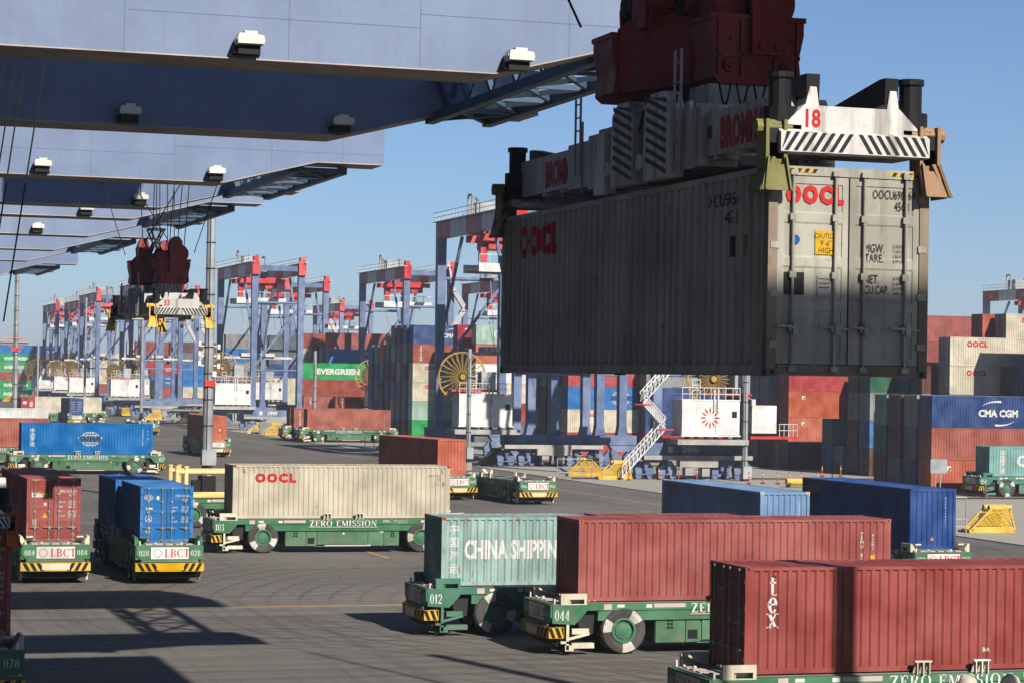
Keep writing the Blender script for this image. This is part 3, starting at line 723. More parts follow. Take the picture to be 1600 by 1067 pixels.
def agv(num, U, V, yaw, label, gm=None, plain_bumper=False, green=None, letters=True):
    p = agv_parts(); G = green or AG; gm = gm or CREAM
    t = thing('container_carrier', label, 'carrier', (U, V, 0), R(yaw), 'driverless container carriers')
    ch = obj('chassis', p['chassis'], G, t); b = obj('battery_housing', p['body'], G, t)
    for d in p['doors']: obj('cabinet_door', d, G, b)
    objs('vent', p['vent'], BLK, b); obj('running_gear', p['running_gear'], DARK, t); obj('deck_plate', p['deck'], DECK, t)
    for q in p['guides']: obj('corner_guide', q, gm, t)
    for q in p['mids']: obj('side_guide', q, CREAM, t)
    for k in (0, 1):
        bu = obj('bumper', p['bumpers'][k], [YEL, YEL if plain_bumper else CREAM], t)
        if plain_bumper: pass
        objs('hazard_stripe', p['stripes'][k], BLK, bu)
        objs('sensor_skirt', p['skirts'][k], gm, t); obj('under_tray', p['unders'][k], BLK, t)
        obj('sign_panel', p['signs'][k], WHITE, t); obj('bumper_trim', p['ropes'][k], STEEL, t); objs('warning_strip', p['rails'][k], TXP, t); objs('beacon', p['lamps'][k], LAMPW, t)
    for x in (-AXLE, AXLE):
        for sy in (-1, 1):
            wv = obj('wheel', TYRE_M, [TYRE, TWHITE], t, (x, sy*1.17, WR), (0, R(37*(1 if x < 0 else 2)+sum(map(ord, num))*13 % 120), 0))
            obj('rim', RIM_M, RIM, wv)
    if letters:
        for me, ml in zip(agv_letter_meshes(num), (TXR, TXW, TXP)): objs('lettering', me, ml, t)
    return t

# ---------------------------------------------------------------- quay cranes (landside trolley girders)
ZB, ZT, ZTIP, XF, XS, XT = 17.5, 20.0, 18.5, 17.6, 21.5, 24.4
def girder_mesh(x0=-30):
    m = MB(); prof_ = [(x0, ZB), (XF, ZB), (XS, ZTIP), (XT, ZTIP), (XT, ZT), (x0, ZT)]
    n = len(prof_); v = [(x, 0, z) for x, z in prof_]+[(x, 2.0, z) for x, z in prof_]
    m.add(v, [(0, 1, 4, 5), (1, 2, 3, 4)], 0); m.add(v, [(11, 10, 7, 6), (10, 9, 8, 7)], 0)
    for i in range(n):
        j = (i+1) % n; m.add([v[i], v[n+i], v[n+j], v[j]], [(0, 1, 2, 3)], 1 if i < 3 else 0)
    # lower flange lips
    for y0, y1 in ((-.05, -.001), (2.001, 2.05)):
        m.box(x0, XF, y0, y1, ZB-.012, ZB+.02, 1); m.beam((XF, (y0+y1)/2, ZB), (XS, (y0+y1)/2, ZTIP), .049, .03, 1); m.box(XS, XT, y0, y1, ZTIP-.012, ZTIP+.02, 1)
    return m.mesh('girder')
def seam_mesh():
    m = MB()
    for x in (-12, -5.5, 1.2, 8.1, 12.2, 15.6, 19.6, 22.6):
        zb = ZB if x < XF else (ZB+(x-XF)/(XS-XF)*(ZTIP-ZB) if x < XS else ZTIP)
        m.box(x, x+.018, -.006, -.001, zb+.02, ZT); m.box(x, x+.018, 2.001, 2.006, zb+.02, ZT)
    for x0, x1, z in ((-30, 1.2, 18.6), (8.2, 15.6, 18.55), (15.6, 24.3, 18.9), (1.2, 8.1, 19.2)): m.box(x0, x1, -.006, -.001, z, z+.016)
    return m.mesh('weld_seam')
def truss_mesh(ga, gb):
    """flat lattice tying the two girder tips together"""
    m = MB(); y0, y1 = ga+1.0, gb+1.0; xa, xb, z = 20.9, 22.9, 18.28
    for x in (xa, xb): m.beam((x, y0, z), (x, y1, z), .30, .30)
    n = 5
    for i in range(n):
        a, b = y0+(y1-y0)*i/n, y0+(y1-y0)*(i+1)/n
        m.beam((xa, a, z), (xb, b, z), .14); m.beam((xb, a, z), (xa, b, z), .14)
        m.beam((xa, a, z), (xb, a, z), .16)
    return m.mesh('tie_truss')
def post_mesh(ga, gb):
    m = MB(); n = 6; y0, y1 = ga+2.0, gb
    m.beam((20.9, y0-.6, 19.5), (20.9, y1+.4, 19.5), .16, .16)
    for i in range(n):
        a, b = y0+(y1-y0)*i/n, y0+(y1-y0)*(i+.5)/n
        m.beam((20.9, a, 19.5), (20.9, b, 18.3), .17, .17); m.beam((20.9, y0+(y1-y0)*(i+1)/n, 19.5), (20.9, b, 18.3), .17, .17)
    m.beam((21.2, y1, 19.9), (21.2, y1-2.2, 18.3), .9, .12)
    return m.mesh('truss_lattice')
GIRD, SEAM = girder_mesh(), seam_mesh()
def lamp_meshes():
    a = MB(); a.prism([(-.30, .02), (.30, .02), (.36, .14), (.30, .27), (-.28, .30), (-.36, .16)], 'y', -.52, -.08); a.box(-.16, .16, -.50, -.14, .285, .36)
    a.box(-.33, .33, -.56, -.52, .04, .24)
    b = MB(); b.box(-.30, .26, -.40, -.02, -.20, .02); b.box(-.38, -.30, -.3, .0, -.18, .0); b.beam((.2, -.1, .1), (.3, -.02, -.2), .05)
    return a.mesh('floodlight'), b.mesh('lamp_bracket')
LAMP, LBRK = lamp_meshes()
def crane(label, va, vb, lampsA, lampsB, upper=None, trolley=None, x0=-30):
    t = thing('quay_crane', label, 'crane', (0, 0, 0), 0, 'quay crane girders overhead')
    for vv, lamps in ((va, lampsA), (vb, lampsB)):
        gi = obj('girder', GIRD, [STS, STSU], t, (0, vv, 0)); obj('weld_seam', SEAM, SEAMC, gi)
        for x in lamps:
            l = obj('floodlight', LAMP, LAMPW, gi, (x, 0, ZB+.02)); 
            l.location = (x, -.02, ZB+.28); obj('lamp_bracket', LBRK, BLK, gi, (x, -.02, ZB+.28))
    obj('tie_truss', truss_mesh(va, vb), STSD, t); obj('truss_lattice', post_mesh(va, vb), STSD, t)
    if upper:
        for (a, b, y0, y1, z0, z1) in upper:
            m = MB(); m.box(a, b, y0, y1, z0, z1); m.box(a, b, y0-.1, y1+.1, z0-.05, z0+.05); obj('upper_girder', m, STS, t)
    if trolley:
        (x, y0, y1, z) = trolley; m = MB(); m.box(x-2.6, x-1.6, y0, y1, z, z+1.1); m.box(x+1.6, x+2.6, y0, y1, z, z+1.1)
        m.box(x-1.6, x+1.6, y0+1, y0+2.2, z, z+.9); m.box(x-1.6, x+1.6, y1-2.2, y1-1, z, z+.9); m.box(x-2, x+2, (y0+y1)/2-2, (y0+y1)/2+2, z+.9, z+2.8)
        for k in range(6): m.tube((x-2.4+k*.9, (y0+y1)/2-3.2, z+.3), (x-2.4+k*.9, (y0+y1)/2-3, z+.3), .4, 12)
        obj('trolley', m, STSD, t)
    return t
CR = []
CR.append(crane('nearest blue-grey crane girder pair filling the top left corner with a dark shaded rear girder', 57.0, 74.0, (11.15, 18.15), (10.7, 17.6, 3.2),
     upper=[(-30, 31, 50.3, 53.4, 33.0, 35.8)]))
CR.append(crane('second blue-grey crane girder pair with square tip and lattice tie ending below the first', 94.5, 110.5, (10.25, 17.26, 3), (9.4, 16.6),
     upper=[(16.4, 22.2, 88.0, 91.5, 33.0, 35.2)]))
CR.append(crane('third crane girder pair from the front, narrow blue-grey band with lattice under its tip', 119.3, 136.2, (15.2, 9), (14.6, 8)))
CR.append(crane('fourth crane girder pair from the front, blunt pale tip above the left light pole', 153.5, 170.0, (8,), (10,)))
CR.append(crane('farthest crane girder pair, only its dark lattice tie showing at the left edge', 196.0, 212.0, (8,), (10,)))
CR.append(crane('crane girder pair above the picture holding the red headblock and the raised container', 25.0, 42.3, (6, 14), (6, 14),
     upper=[(-30, 30, -4.6, -1.6, 31.0, 33.6)], trolley=(14.2, 27.2, 48, 20.2)))
m = MB(); m.box(8.5, 21, 22.0, 50, 21.3, 21.6); m.box(9, 12, 23, 30, 21.6, 24); m.box(8.5, 21, 22.0, 22.4, 20.3, 21.3); obj('shading_floor', m, STSD, CR[-1])  # unseen floor added overhead to shade the headblock

# ---------------------------------------------------------------- hoisted spreaders
def spreader_meshes():
    """local: centre of the container roof at z=0, long axis along +Y, near end at -Y"""
    d = {}
    b = MB()                                     # telescopic beams
    for sx in (-1, 1):
        a, c = sorted((sx*.98, sx*.56))
        b.box(a, c, -5.75, 5.75, .36, 1.02)
        b.box(a-.03, c+.03, -3.0, 3.0, .30, 1.08)
        for sy in (-1, 1):
            ya, yb = sorted((sy*5.75, sy*6.08)); b.prism([(sy*5.75, .36), (sy*6.1, .36), (sy*6.1, .6), (sy*5.75, 1.02)], 'x', a, c)
            for y in (3.5, 4.5): b.tube((sx*.77, sy*y, .30), (sx*.77, sy*y, .36), .2, 12)
    d['telescopic_beam'] = split(b, 'telescopic_beam', .1)
    b = MB()                                     # middle frame
    b.box(-1.08, 1.08, -1.6, .4, .28, 1.12); b.box(-1.1, -.5, -3.3, 1.7, .22, 1.12); b.box(.5, 1.1, -3.3, 1.7, .22, 1.12)
    b.box(-1.02, 1.02, -2.9, -2.3, .3, 1.2); b.box(-1.02, 1.02, .8, 1.4, .3, 1.2)
    b.box(-1.16, -1.1, -3.0, -2.84, .2, 1.22)
    for sy in (-1, 1):
        b.box(-.48, .76, (-2.1 if sy < 0 else .55), (-1.3 if sy < 0 else 1.15), 1.12, 1.62)
    d['main_frame'] = b.mesh('main_frame')
    b = MB()                                     # end beam
    ends = []
    for sy in (-1, 1):
        b = MB(); y0, y1 = sorted((sy*6.16, sy*5.86))
        b.prism([(-1.12, .20), (1.12, .20), (1.12, .30), (1.06, .52), (.70, .86), (.66, 1.1), (.56, 1.1), (.52, .84), (-.52, .84), (-.56, 1.1), (-.66, 1.1), (-.72, .86), (-1.08, .52), (-1.12, .30)], 'y', y0, y1)
        b.prism([(sy*6.16, .50), (sy*6.27, .44), (sy*6.27, .18), (sy*6.16, .16)], 'x', -1.13, 1.13)
        b.box(-1.05, 1.05, *sorted((sy*5.86, sy*5.3)), .18, .24)
        ends.append(b.mesh('end_beam'))
    d['ends'] = ends
    hz = []
    for sy in (-1, 1):
        b = MB()
        for k in range(-8, 8):
            xc = (k+.5)*.135; s2 = 1 if xc < 0 else -1
            q = [(xc-.035, .455), (xc+.03, .455), (xc+.03-s2*.17, .195), (xc-.035-s2*.17, .195)]
            q = [(max(-1.12, min(1.12, x)), z) for x, z in q]
            b.add([(x, sy*(6.274), z) for x, z in q], [(0, 1, 2, 3)])
        hz.append(b.mesh('warning_stripe'))
    d['hz'] = hz
    b = MB()                                     # dark tops of the beam ends
    for sx in (-1, 1):
        for sy in (-1, 1):
            x0, x1 = sorted((sx*.70, sx*.50)); b.prism([(sy*6.12, .92), (sy*6.14, 1.28), (sy*5.95, 1.28), (sy*4.3, 1.03), (sy*4.3, .9)], 'x', x0, x1)
    d['beam_top'] = split(b, 'beam_top')
    gm = []
    for sx in (-1, 1):
        for sy in (-1, 1):
            # swing motor above the corner, guide arm hanging past it
            m = MB(); cx, cy = sx*1.0, sy*5.92
            m.tube((cx, cy, .78), (cx, cy, 1.22), .16, 12); m.tube((cx, cy, .5), (cx, cy, .82), .24, 12); m.box(cx-.22, cx+.22, cy-.24, cy+.24, .34, .56); m.tube((cx, cy, 1.22), (cx, cy, 1.3), .19, 12)
            m.tube((cx+sx*.1, cy+.2, .6), (cx-sx*.2, cy+.3, .9), .03, 6)
            cx = sx*1.17; a = MB(); y0 = sy*6.06
            a.box(cx-.16, cx-.11, y0-.16, y0+.16, -.05, .62); a.box(cx+.11, cx+.16, y0-.16, y0+.16, -.05, .62); a.box(cx-.105, cx+.105, y0+sy*.10-.01, y0+sy*.10+.01, .08, .50, 1)  # dark strip stands in for the shade inside the arm's channel
            a.box(cx-.11, cx+.11, y0-.05+sy*.06, y0+.05+sy*.06, -.05, .3)
            a.tube((cx-.26, y0, .52), (cx+.26, y0, .52), .11, 10)
            # flared foot wrapping the corner
            l0, r0 = cx-.16, cx+.16
            l1, r1 = (l0-(.05 if sx > 0 else .09)+(.08 if sx > 0 else 0), r0+(.17 if sx > 0 else .05))
            yo = y0+sy*.17; yb = y0+sy*.25
            a.add([(l0, yo, -.0), (r0, yo, -.0), (r1, yb, -.36), (l1, yb, -.36), (l0, yo-sy*.06, -.0), (r0, yo-sy*.06, -.0), (r1, yb-sy*.06, -.36), (l1, yb-sy*.06, -.36)], [(0, 1, 2, 3), (4, 7, 6, 5), (0, 3, 7, 4), (1, 5, 6, 2), (3, 2, 6, 7), (0, 4, 5, 1)])
            for xr in (l0+.03, r0-.03): a.beam((xr, yo+sy*.02, .1), (xr+(l1-l0 if xr < cx else r1-r0)*.8, yb+sy*.02, -.35), .03, .04)
            xa = cx+sx*.02
            a.add([(xa, y0-.18, .1), (xa, y0+.18, .1), (xa+sx*.2, y0+.22, -.38), (xa+sx*.2, y0-.22, -.38), (xa+sx*.05, y0-.18, .1), (xa+sx*.05, y0+.18, .1), (xa+sx*.25, y0+.22, -.36), (xa+sx*.25, y0-.22, -.36)],
                  [(0, 1, 2, 3), (4, 7, 6, 5), (0, 3, 7, 4), (1, 5, 6, 2), (3, 2, 6, 7), (0, 4, 5, 1)])
            a.box(xa-.03, xa+.03, y0-.02, y0+.02, -.45, .1)
            gm.append((m.mesh('swing_motor'), a.mesh('corner_guide')))
    d['guides'] = gm
    # twin-lift boxes with stripes at the middle
    b = MB(); s = MB()
    for sx in (-1, 1):
        for y in (-2.1, -.62):
            x0, x1 = sorted((sx*1.36, sx*1.08)); pl = [(y-.48, .10), (y+.48, .10), (y+.52, .5), (y+.45, 1.25), (y+.2, 1.42), (y-.3, 1.42), (y-.52, 1.15), (y-.52, .4)]
            b.prism(pl, 'x', x0, x1)
            b.tube((sx*1.36, y+.62, .42), (sx*1.40, y+.62, .42), .13, 12)
            for k in range(9):
                z0 = .14+k*.155; q = [(y-.46, z0), (y+.40, z0+.26), (y+.40, z0+.335), (y-.46, z0+.075)]
                q = [(yy, min(1.40, z)) for yy, z in q]
                if q[0][1] < 1.36: s.add([(sx*1.364, yy, z) for yy, z in q], [(0, 1, 2, 3)])
        b.box(*sorted((sx*1.3, sx*1.08)), .35, .85, .05, 1.05)
    d['lift_box'] = split(b, 'lift_box', .02); d['lift_stripe'] = split(s, 'warning_stripe', .05)
    b = MB()
    for y in (-2.98, -2.72): b.tube((-1.3, y, .15), (-1.3, y, 2.0), .02, 6)
    for k in range(6): b.tube((-1.3, -2.98, .3+k*.3), (-1.3, -2.72, .3+k*.3), .014, 6)
    b.tube((-1.1, 2.0, .2), (-1.1, 2.0, 1.4), .02, 6)
    for y in (1.2, 1.45): b.tube((-1.42, y, .4), (-1.42, y, 1.7), .02, 6)
    for k in range(6): b.tube((-1.42, 1.2, .5+k*.22), (-1.42, 1.45, .5+k*.22), .014, 6)
    d['ladder'] = split(b, 'ladder', .08)
    # headblock
    h = MB()
    for y, xa, xb in ((-2.2, -.50, 1.06), (.35, -1.2, .95)):
        c_ = (xa+xb)/2; hw = (xb-xa)/2
        pl = [(-hw+.04, 1.72), (-hw+.16, 1.62), (hw-.16, 1.62), (hw-.04, 1.72), (hw-.08, 2.05), (hw, 2.42), (hw, 2.68), (-hw, 2.68), (-hw, 2.42), (-hw+.08, 2.05)]
        h.prism([(c_+p, q) for p, q in pl], 'y', y, y+.9)
        h.box(xa-.02, xb+.02, y-.04, y+.94, 2.62, 2.70); h.box(xa+.08, xb-.08, y-.05, y, 2.03, 2.09)
        for x in (xa+.12, xa+.5, xb-.5, xb-.12): h.box(x-.02, x+.02, y-.05, y, 1.75, 2.62)
        for x in (xa+.3, xb-.3): h.tube((x, y-.08, 1.9), (x, y, 1.9), .105, 14); h.tube((x, y-.13, 1.9), (x, y-.08, 1.9), .055, 8)
        for k in range(7): h.tube((xa+.14+k*.2, y-.06, 2.33), (xa+.14+k*.2, y, 2.33), .03, 6)
    h.add([(-.5, -1.3, 1.7), (-1.1, .36, 1.7), (-1.1, .36, 2.75), (-.9, -.4, 3.0), (-.5, -1.3, 2.75), (-.4, -1.3, 1.7), (-.95, .36, 1.7), (-.95, .36, 2.75), (-.75, -.4, 3.0), (-.4, -1.3, 2.75)],
          [(0, 4, 3, 2, 1), (5, 6, 7, 8, 9), (0, 1, 6, 5), (2, 3, 8, 7), (3, 4, 9, 8), (0, 5, 9, 4)])
    h.prism([(-1.35, 1.70), (.4, 1.70), (.4, 2.5), (.2, 2.85), (-.9, 2.85), (-1.35, 2.5)], 'x', .72, .95)
    h.box(-.45, .8, -1.31, .36, 1.80, 1.88); h.box(-.3, .5, -.95, .2, 1.9, 2.7)
    for x, y, hw in ((.42, -2.2, .27), (-.62, .30, .24), (.45, .95, .25)):
        for y0, y1, zb in ((y-.13, y-.06, 2.08), (y+.5, y+.56, 2.6)):
            h.prism([(x-hw, zb), (x+hw, zb), (x+hw+.03, 3.1), (x+hw-.03, 3.5), (x+.1, 3.68), (x-.1, 3.68), (x-hw+.03, 3.5), (x-hw-.03, 3.1)], 'y', y0, y1)
        h.box(x-hw-.02, x+hw+.02, y-.16, y-.13, 2.08, 2.32)
        for dx in (-.13, .13): h.tube((x+dx, y-.21, 2.2), (x+dx, y-.16, 2.2), .06, 10)
        h.tube((x, y-.18, 3.2), (x, y+.6, 3.2), .09, 10)
    h.tube((-.3, -1.75, 2.95), (.9, -1.75, 2.95), .1, 10); h.tube((-.2, -1.1, 3.05), (.9, -1.1, 3.05), .08, 8); h.tube((-.9, -.6, 2.9), (.6, -.6, 2.9), .1, 8)
    h.box(-.35, .15, -2.0, -1.3, 2.68, 3.0); h.box(-.95, -.45, -.5, .1, 2.68, 3.25); h.prism([(-.5, 2.7), (.3, 2.7), (.1, 3.1), (-.3, 3.2)], 'y', -1.25, -1.1); h.prism([(-.2, 2.7), (.5, 2.7), (.3, 3.3)], 'y', .3, .4)
    d['headblock'] = h.mesh('headblock')
    hs = MB(); rn = random.Random(5)
    for k in range(4):
        x0, y0, z0 = -1.15+rn.random()*.1, -2.6+k*.42, 1.05+rn.random()*.4; pts = [Vector((x0-.12, y0+t*.55, z0-.4*math.sin(math.pi*t)+.1*t)) for t in [i/8 for i in range(9)]]
        for a_, b_ in zip(pts, pts[1:]): hs.tube(a_, b_, .022, 5, cap=False)
    for k in range(5):
        x0 = -.4+k*.28; pts = [Vector((x0+.2*t, -2.3-.02*k, 1.62-.35*math.sin(math.pi*t))) for t in [i/8 for i in range(9)]]
        for a_, b_ in zip(pts, pts[1:]): hs.tube(a_, b_, .018, 5, cap=False)
    d['hose'] = split(hs, 'hose', .0)
    sh = MB()
    for x, y in ((.42, -2.2), (-.62, .30), (.45, .95)):
        sh.tube((x, y-.03, 3.2), (x, y+.17, 3.2), .3, 20); sh.tube((x, y+.25, 3.2), (x, y+.45, 3.2), .3, 20)
    d['sheave'] = split(sh, 'sheave', .2)
    dr = MB(); dr.tube((.62, -1.95, 2.95), (.62, -1.75, 2.95), .40, 28); dr.tube((.62, -1.4, 2.95), (.62, -1.2, 2.95), .40, 28); dr.tube((.62, -1.75, 2.95), (.62, -1.4, 2.95), .28, 20)
    d['cable_drum'] = dr.mesh('cable_drum')
    fr = MB()
    for sy in (-1, 1):
        fr.beam((-.6, sy*.5, 2.6), (-.2, sy*.4, 3.5), .09); fr.beam((.3, sy*.5, 2.6), (-.1, sy*.4, 3.5), .09)
        fr.beam((-.2, sy*.4, 3.5), (-.45, sy*.5, 4.1), .07); fr.beam((-.1, sy*.4, 3.5), (.2, sy*.5, 4.1), .07)
    for z, x0, x1 in ((4.1, -.45, .2), (3.5, -.2, -.1)): fr.beam((x0, -.5, z), (x1, -.5, z), .07); fr.beam((x0, .5, z), (x1, .5, z), .07); fr.beam((x0, -.5, z), (x0, .5, z), .07); fr.beam((x1, -.5, z), (x1, .5, z), .07)
    d['basket_frame'] = fr.mesh('basket_frame')
    return d
SP = spreader_meshes()
def spreader(num, loc, label, ropes, gmats, group=None):
    t = thing('container_spreader', label, 'spreader', loc, 0, 'spreaders hanging on ropes')
    mf = obj('main_frame', SP['main_frame'], SPR, t); tb = objs('telescopic_beam', SP['telescopic_beam'], SPR, t)[0]; objs('beam_top', SP['beam_top'], MOTOR, tb)
    for i in range(2):
        e = obj('end_beam', SP['ends'][i], SPR, t); obj('warning_stripe', SP['hz'][i], TXK, e)
        m = MB(); sy = -1 if i == 0 else 1
        fig = xf(serif_poly(num, .8, .12), .24, -.80, .53) if False else xf(text_poly(num, .03, .8), .25, -.72, .545)
        m.add([((a if sy < 0 else -a), sy*6.164, b) for a, b in fig[0]], fig[1]); obj('lettering', m, TXR, e)
    for (mm, am), gmt in zip(SP['guides'], gmats):
        q = obj('corner_guide', am, [gmt, MOTOR], t); obj('swing_motor', mm, MOTOR, q)
    lb = objs('lift_box', SP['lift_box'], SPR, t)[0]; objs('warning_stripe', SP['lift_stripe'], TXK, lb); objs('ladder', SP['ladder'], STEEL, t)
    m = MB(); k = MB()
    for sx in (-1, 1):
        for y0 in (-5.4, 2.7):
            fig = xf(text_poly('BROMMA', .05, .62), .44); wd = max(a for a, _ in fig[0])
            fig = ([(a*1.62/wd, b) for a, b in fig[0]], fig[1])
            m.add([(sx*.986, (y0+1.62-a if sx < 0 else y0+a), .46+b) for a, b in fig[0]], fig[1])
        for s_, z, y0 in (('LSL-T:SINGLE', .82, -3.28), ('L6L-T:TWIN', .55, -3.28)):
            fig = xf(text_poly(s_, .03, .62), .17); k.add([(sx*1.118, (y0+1.3-a*.8 if sx < 0 else y0+a*.8), z+b) for a, b in fig[0]], fig[1])
        fig = xf(text_poly('40', .02, .8), .2); k.add([(sx*.99, (-3.25-a if sx < 0 else -3.5+a), .62+b) for a, b in fig[0]], fig[1])
    objs('lettering', split(m, 'lettering', .3), TXR, tb); objs('lettering', split(k, 'lettering', .4), TXK, mf)
    hb = obj('headblock', SP['headblock'], HEAD, t); objs('sheave', SP['sheave'], DARK, hb); obj('cable_drum', SP['cable_drum'], HEAD, hb); obj('basket_frame', SP['basket_frame'], DARK, hb); objs('hose', SP['hose'], MOTOR, hb)
    if ropes:
        for (a, b) in ropes:
            r = MB(); r.tube(a, b, .022, 6); obj('hoist_rope', r, ROPE, t)
    return t
def ropes_up(z):
    out = []
    for y in (-2.0, .6):
        for x in (-.6, .15, .5, .8):
            out.append(((x, y, 3.3), (x+(.1 if x > 0 else -.1), y+(1.2 if y > 0 else -1.2), z)))
    out += [((-1.2, 1.9, 3.0), (-2.2, 6, z)), ((1.2, -2.3, 3.0), (2.2, -6, z)), ((-1.2, -2.3, 3.0), (1.4, -5, z)), ((1.2, 1.9, 3.0), (-1.4, 5, z)), ((-.12, 0, 4.1), (-.1, .3, z))]
    return out
# unseen ship added left of the frame to block sky light
def ship():
    t = thing('shading_ship', 'dark hulled container ship moored along the quay, beyond the left edge of the picture', 'ship', (-37, 100, 0))
    m = MB(); m.prism([(-1, .1), (-1, 16), (-46, 16), (-46, .1)][::-1], 'y', -260, 300); obj('hull', m, paint('ship_hull', (.03, .035, .06), .5, .3, .1), t)
    for k in range(13):
        m = MB(); y0 = -255+k*42
        m.box(-45, -2, y0, y0+12.2, 16, 44); m.box(-45, -2, y0+13, y0+25.2, 16, 46.9); m.box(-45, -2, y0+26, y0+38.2, 16, 41.1); obj('deck_cargo', m, (P['darkbrown'], P['navy'], P['slate'])[k % 3], t)
    m = MB(); m.box(-42, -5, 90, 104, 16, 54); obj('bridge', m, SHED, t)
ship()
# crane legs and cross beams, unseen at the left, added to block sky light
for t, (va, vb) in zip(CR, ((57, 74), (94.5, 110.5), (119.3, 136.2), (153.5, 170), (196, 212), (25.0, 42.3))):
    for vv in (va, vb):
        m = MB(); m.box(-8.5, -4.5, vv-.3, vv+2.3, 0, 48); m.box(-36, -33.5, vv-.3, vv+2.3, 0, 48); m.box(-33.5, -8.5, vv, vv+2, 14, 17.4); obj('leg', m, STS, t)
    m = MB(); m.box(-8, -5, va+2.3, vb-.3, 2.5, 5.5); m.box(-8, -5, va+2.3, vb-.3, 30, 33); obj('sill_beam', m, STS, t)
STACKS = [
  ('25',99.51,187.5,40,'orange:tri brown navy:CMA'),
  ('25',99.49,190.4,40,'navy slate grey'),
  ('25',99.31,193.2,40,'slate darkbrown darkbrown'),
  ('25',99.35,196.1,40,'darkbrown darkgreen teal'),
  ('25',118.63,201.8,40,'grey navy midblue darkbrown grey slate'),
  ('25',118.77,204.6,40,'slate darkbrown grey navy'),
  ('25',119.15,207.5,40,'grey darkbrown slate darkbrown'),
  ('25',113.55,210.3,40,'slate navy darkbrown cream:OOCL cream:OOCL'),
  ('24',120.90,237.0,20,'navy darkbrown slate navy cream:OOCL'),
  ('24',115.38,231.9,20,'darkbrown midblue slate mint:CHINA'),
  ('24',112.43,217.0,40,'slate navy darkbrown navy'),
  ('25',111.82,212.9,40,'slate navy grey darkbrown'),
  ('24',126.54,222.0,40,'slate navy darkbrown grey cream cream:OOCL'),
  ('24',125.36,225.0,40,'slate navy darkbrown grey maroon orange:tri'),
  ('24',121.95,234.6,40,'grey navy darkbrown slate maroon maroon'),
  ('24',109.44,219.8,40,'darkbrown midblue grey darkgreen'),
  ('24',109.42,222.6,40,'darkbrown darkbrown grey darkbrown'),
  ('24',109.87,226.9,20,'grey'),
  ('24',109.75,229.5,20,'midblue slate'),
  ('24',107.89,236.7,40,'darkbrown orange:tri orange:tri red:tri'),
  ('24',108.66,239.6,40,'grey darkbrown darkbrown darkbrown'),
  ('24',109.11,242.5,40,'darkbrown darkbrown slate navy'),
  ('24',109.29,245.4,40,'darkbrown midblue grey grey grey'),
  ('24',109.29,248.3,40,'grey darkbrown teal grey grey'),
  ('24',109.35,251.2,40,'darkbrown grey navy slate darkbrown'),
  ('24',109.63,254.1,40,'grey slate darkbrown navy navy'),
  ('23',95.58,276.0,40,'red cream:OOCL blue:COSCO red brown'),
  ('23',95.76,279.0,40,'darkbrown grey grey darkbrown'),
  ('23',95.75,282.0,40,'darkbrown slate grey slate darkbrown'),
  ('23',95.64,285.0,40,'darkbrown darkbrown darkbrown grey'),
  ('23',95.68,288.0,40,'slate grey darkbrown darkbrown navy'),
  ('23',104.98,273.2,40,'red navy navy grey'),
  ('22',99.74,330.0,40,'slate brown cream:OOCL white orange:C mint:CHINA'),
  ('22',98.35,335.0,40,'grey maroon brown slate brown:C red:S'),
  ('22',93.67,343.0,40,'green mint cream:OOCL cream:OOCL brown:TRITON navy:CMA'),
  ('22',93.37,346.0,40,'darkbrown slate slate darkbrown grey midblue'),
  ('22',93.26,349.0,40,'darkbrown slate navy grey slate darkbrown'),
  ('22',93.13,352.0,40,'navy grey slate darkbrown grey slate'),
  ('22',92.99,355.0,40,'slate darkbrown navy darkbrown slate'),
  ('22',92.83,358.0,40,'grey navy darkbrown slate orange'),
  ('22',92.76,361.0,40,'slate darkbrown slate navy grey'),
  ('22',92.58,364.0,40,'grey slate navy darkbrown midblue'),
  ('19',93.80,394.0,40,'midblue:COSCO brown:TRITON'),
  ('19',88.81,397.0,20,'red:ONE maroon:T'),
  ('19',88.81,400.0,40,'slate maroon brown green:EVERGREEN'),
  ('19',99.35,424.0,40,'slate brown cream green blue:COSCO brown'),
  ('19',98.95,427.0,40,'slate navy darkbrown slate grey'),
  ('19',98.53,430.0,40,'slate darkbrown grey navy darkbrown'),
  ('19',98.10,433.0,40,'grey slate navy navy slate'),
  ('19',96.41,436.0,40,'maroon cream cream cream cream maroon'),
  ('17',88.75,470.0,40,'cream navy slate grey blue:COSCO grey'),
  ('17',97.35,468.0,40,'grey cream cream navy slate slate'),
  ('15',102.25,600.0,40,'brown cream blue:COSCO blue'),
  ('15',92.74,606.0,40,'brown brown blue:COSCO red:LINE'),
  ('15',92.54,618.0,40,'brown brown brown orange brown maroon'),
  ('15',100.49,610.5,40,'slate darkbrown slate darkbrown slate darkbrown'),
  ('15',91.37,625.0,40,'brown brown cream blue cream cream'),
  ('15',88.67,640.0,40,'brown cream navy cream cream'),
  ('12',82.17,690.0,40,'orange cream blue brown brown'),
  ('12',81.95,670.0,40,'brown brown cream cream cream'),
  ('9',81.82,780.0,40,'brown:T teal:T brown:T maroon maroon blue:COSCO'),
  ('9',70.58,777.0,40,'green:EVERGREEN green:EVERGREEN maroon green:EVERGREEN green:EVERGREEN blue:COSCO'),
]

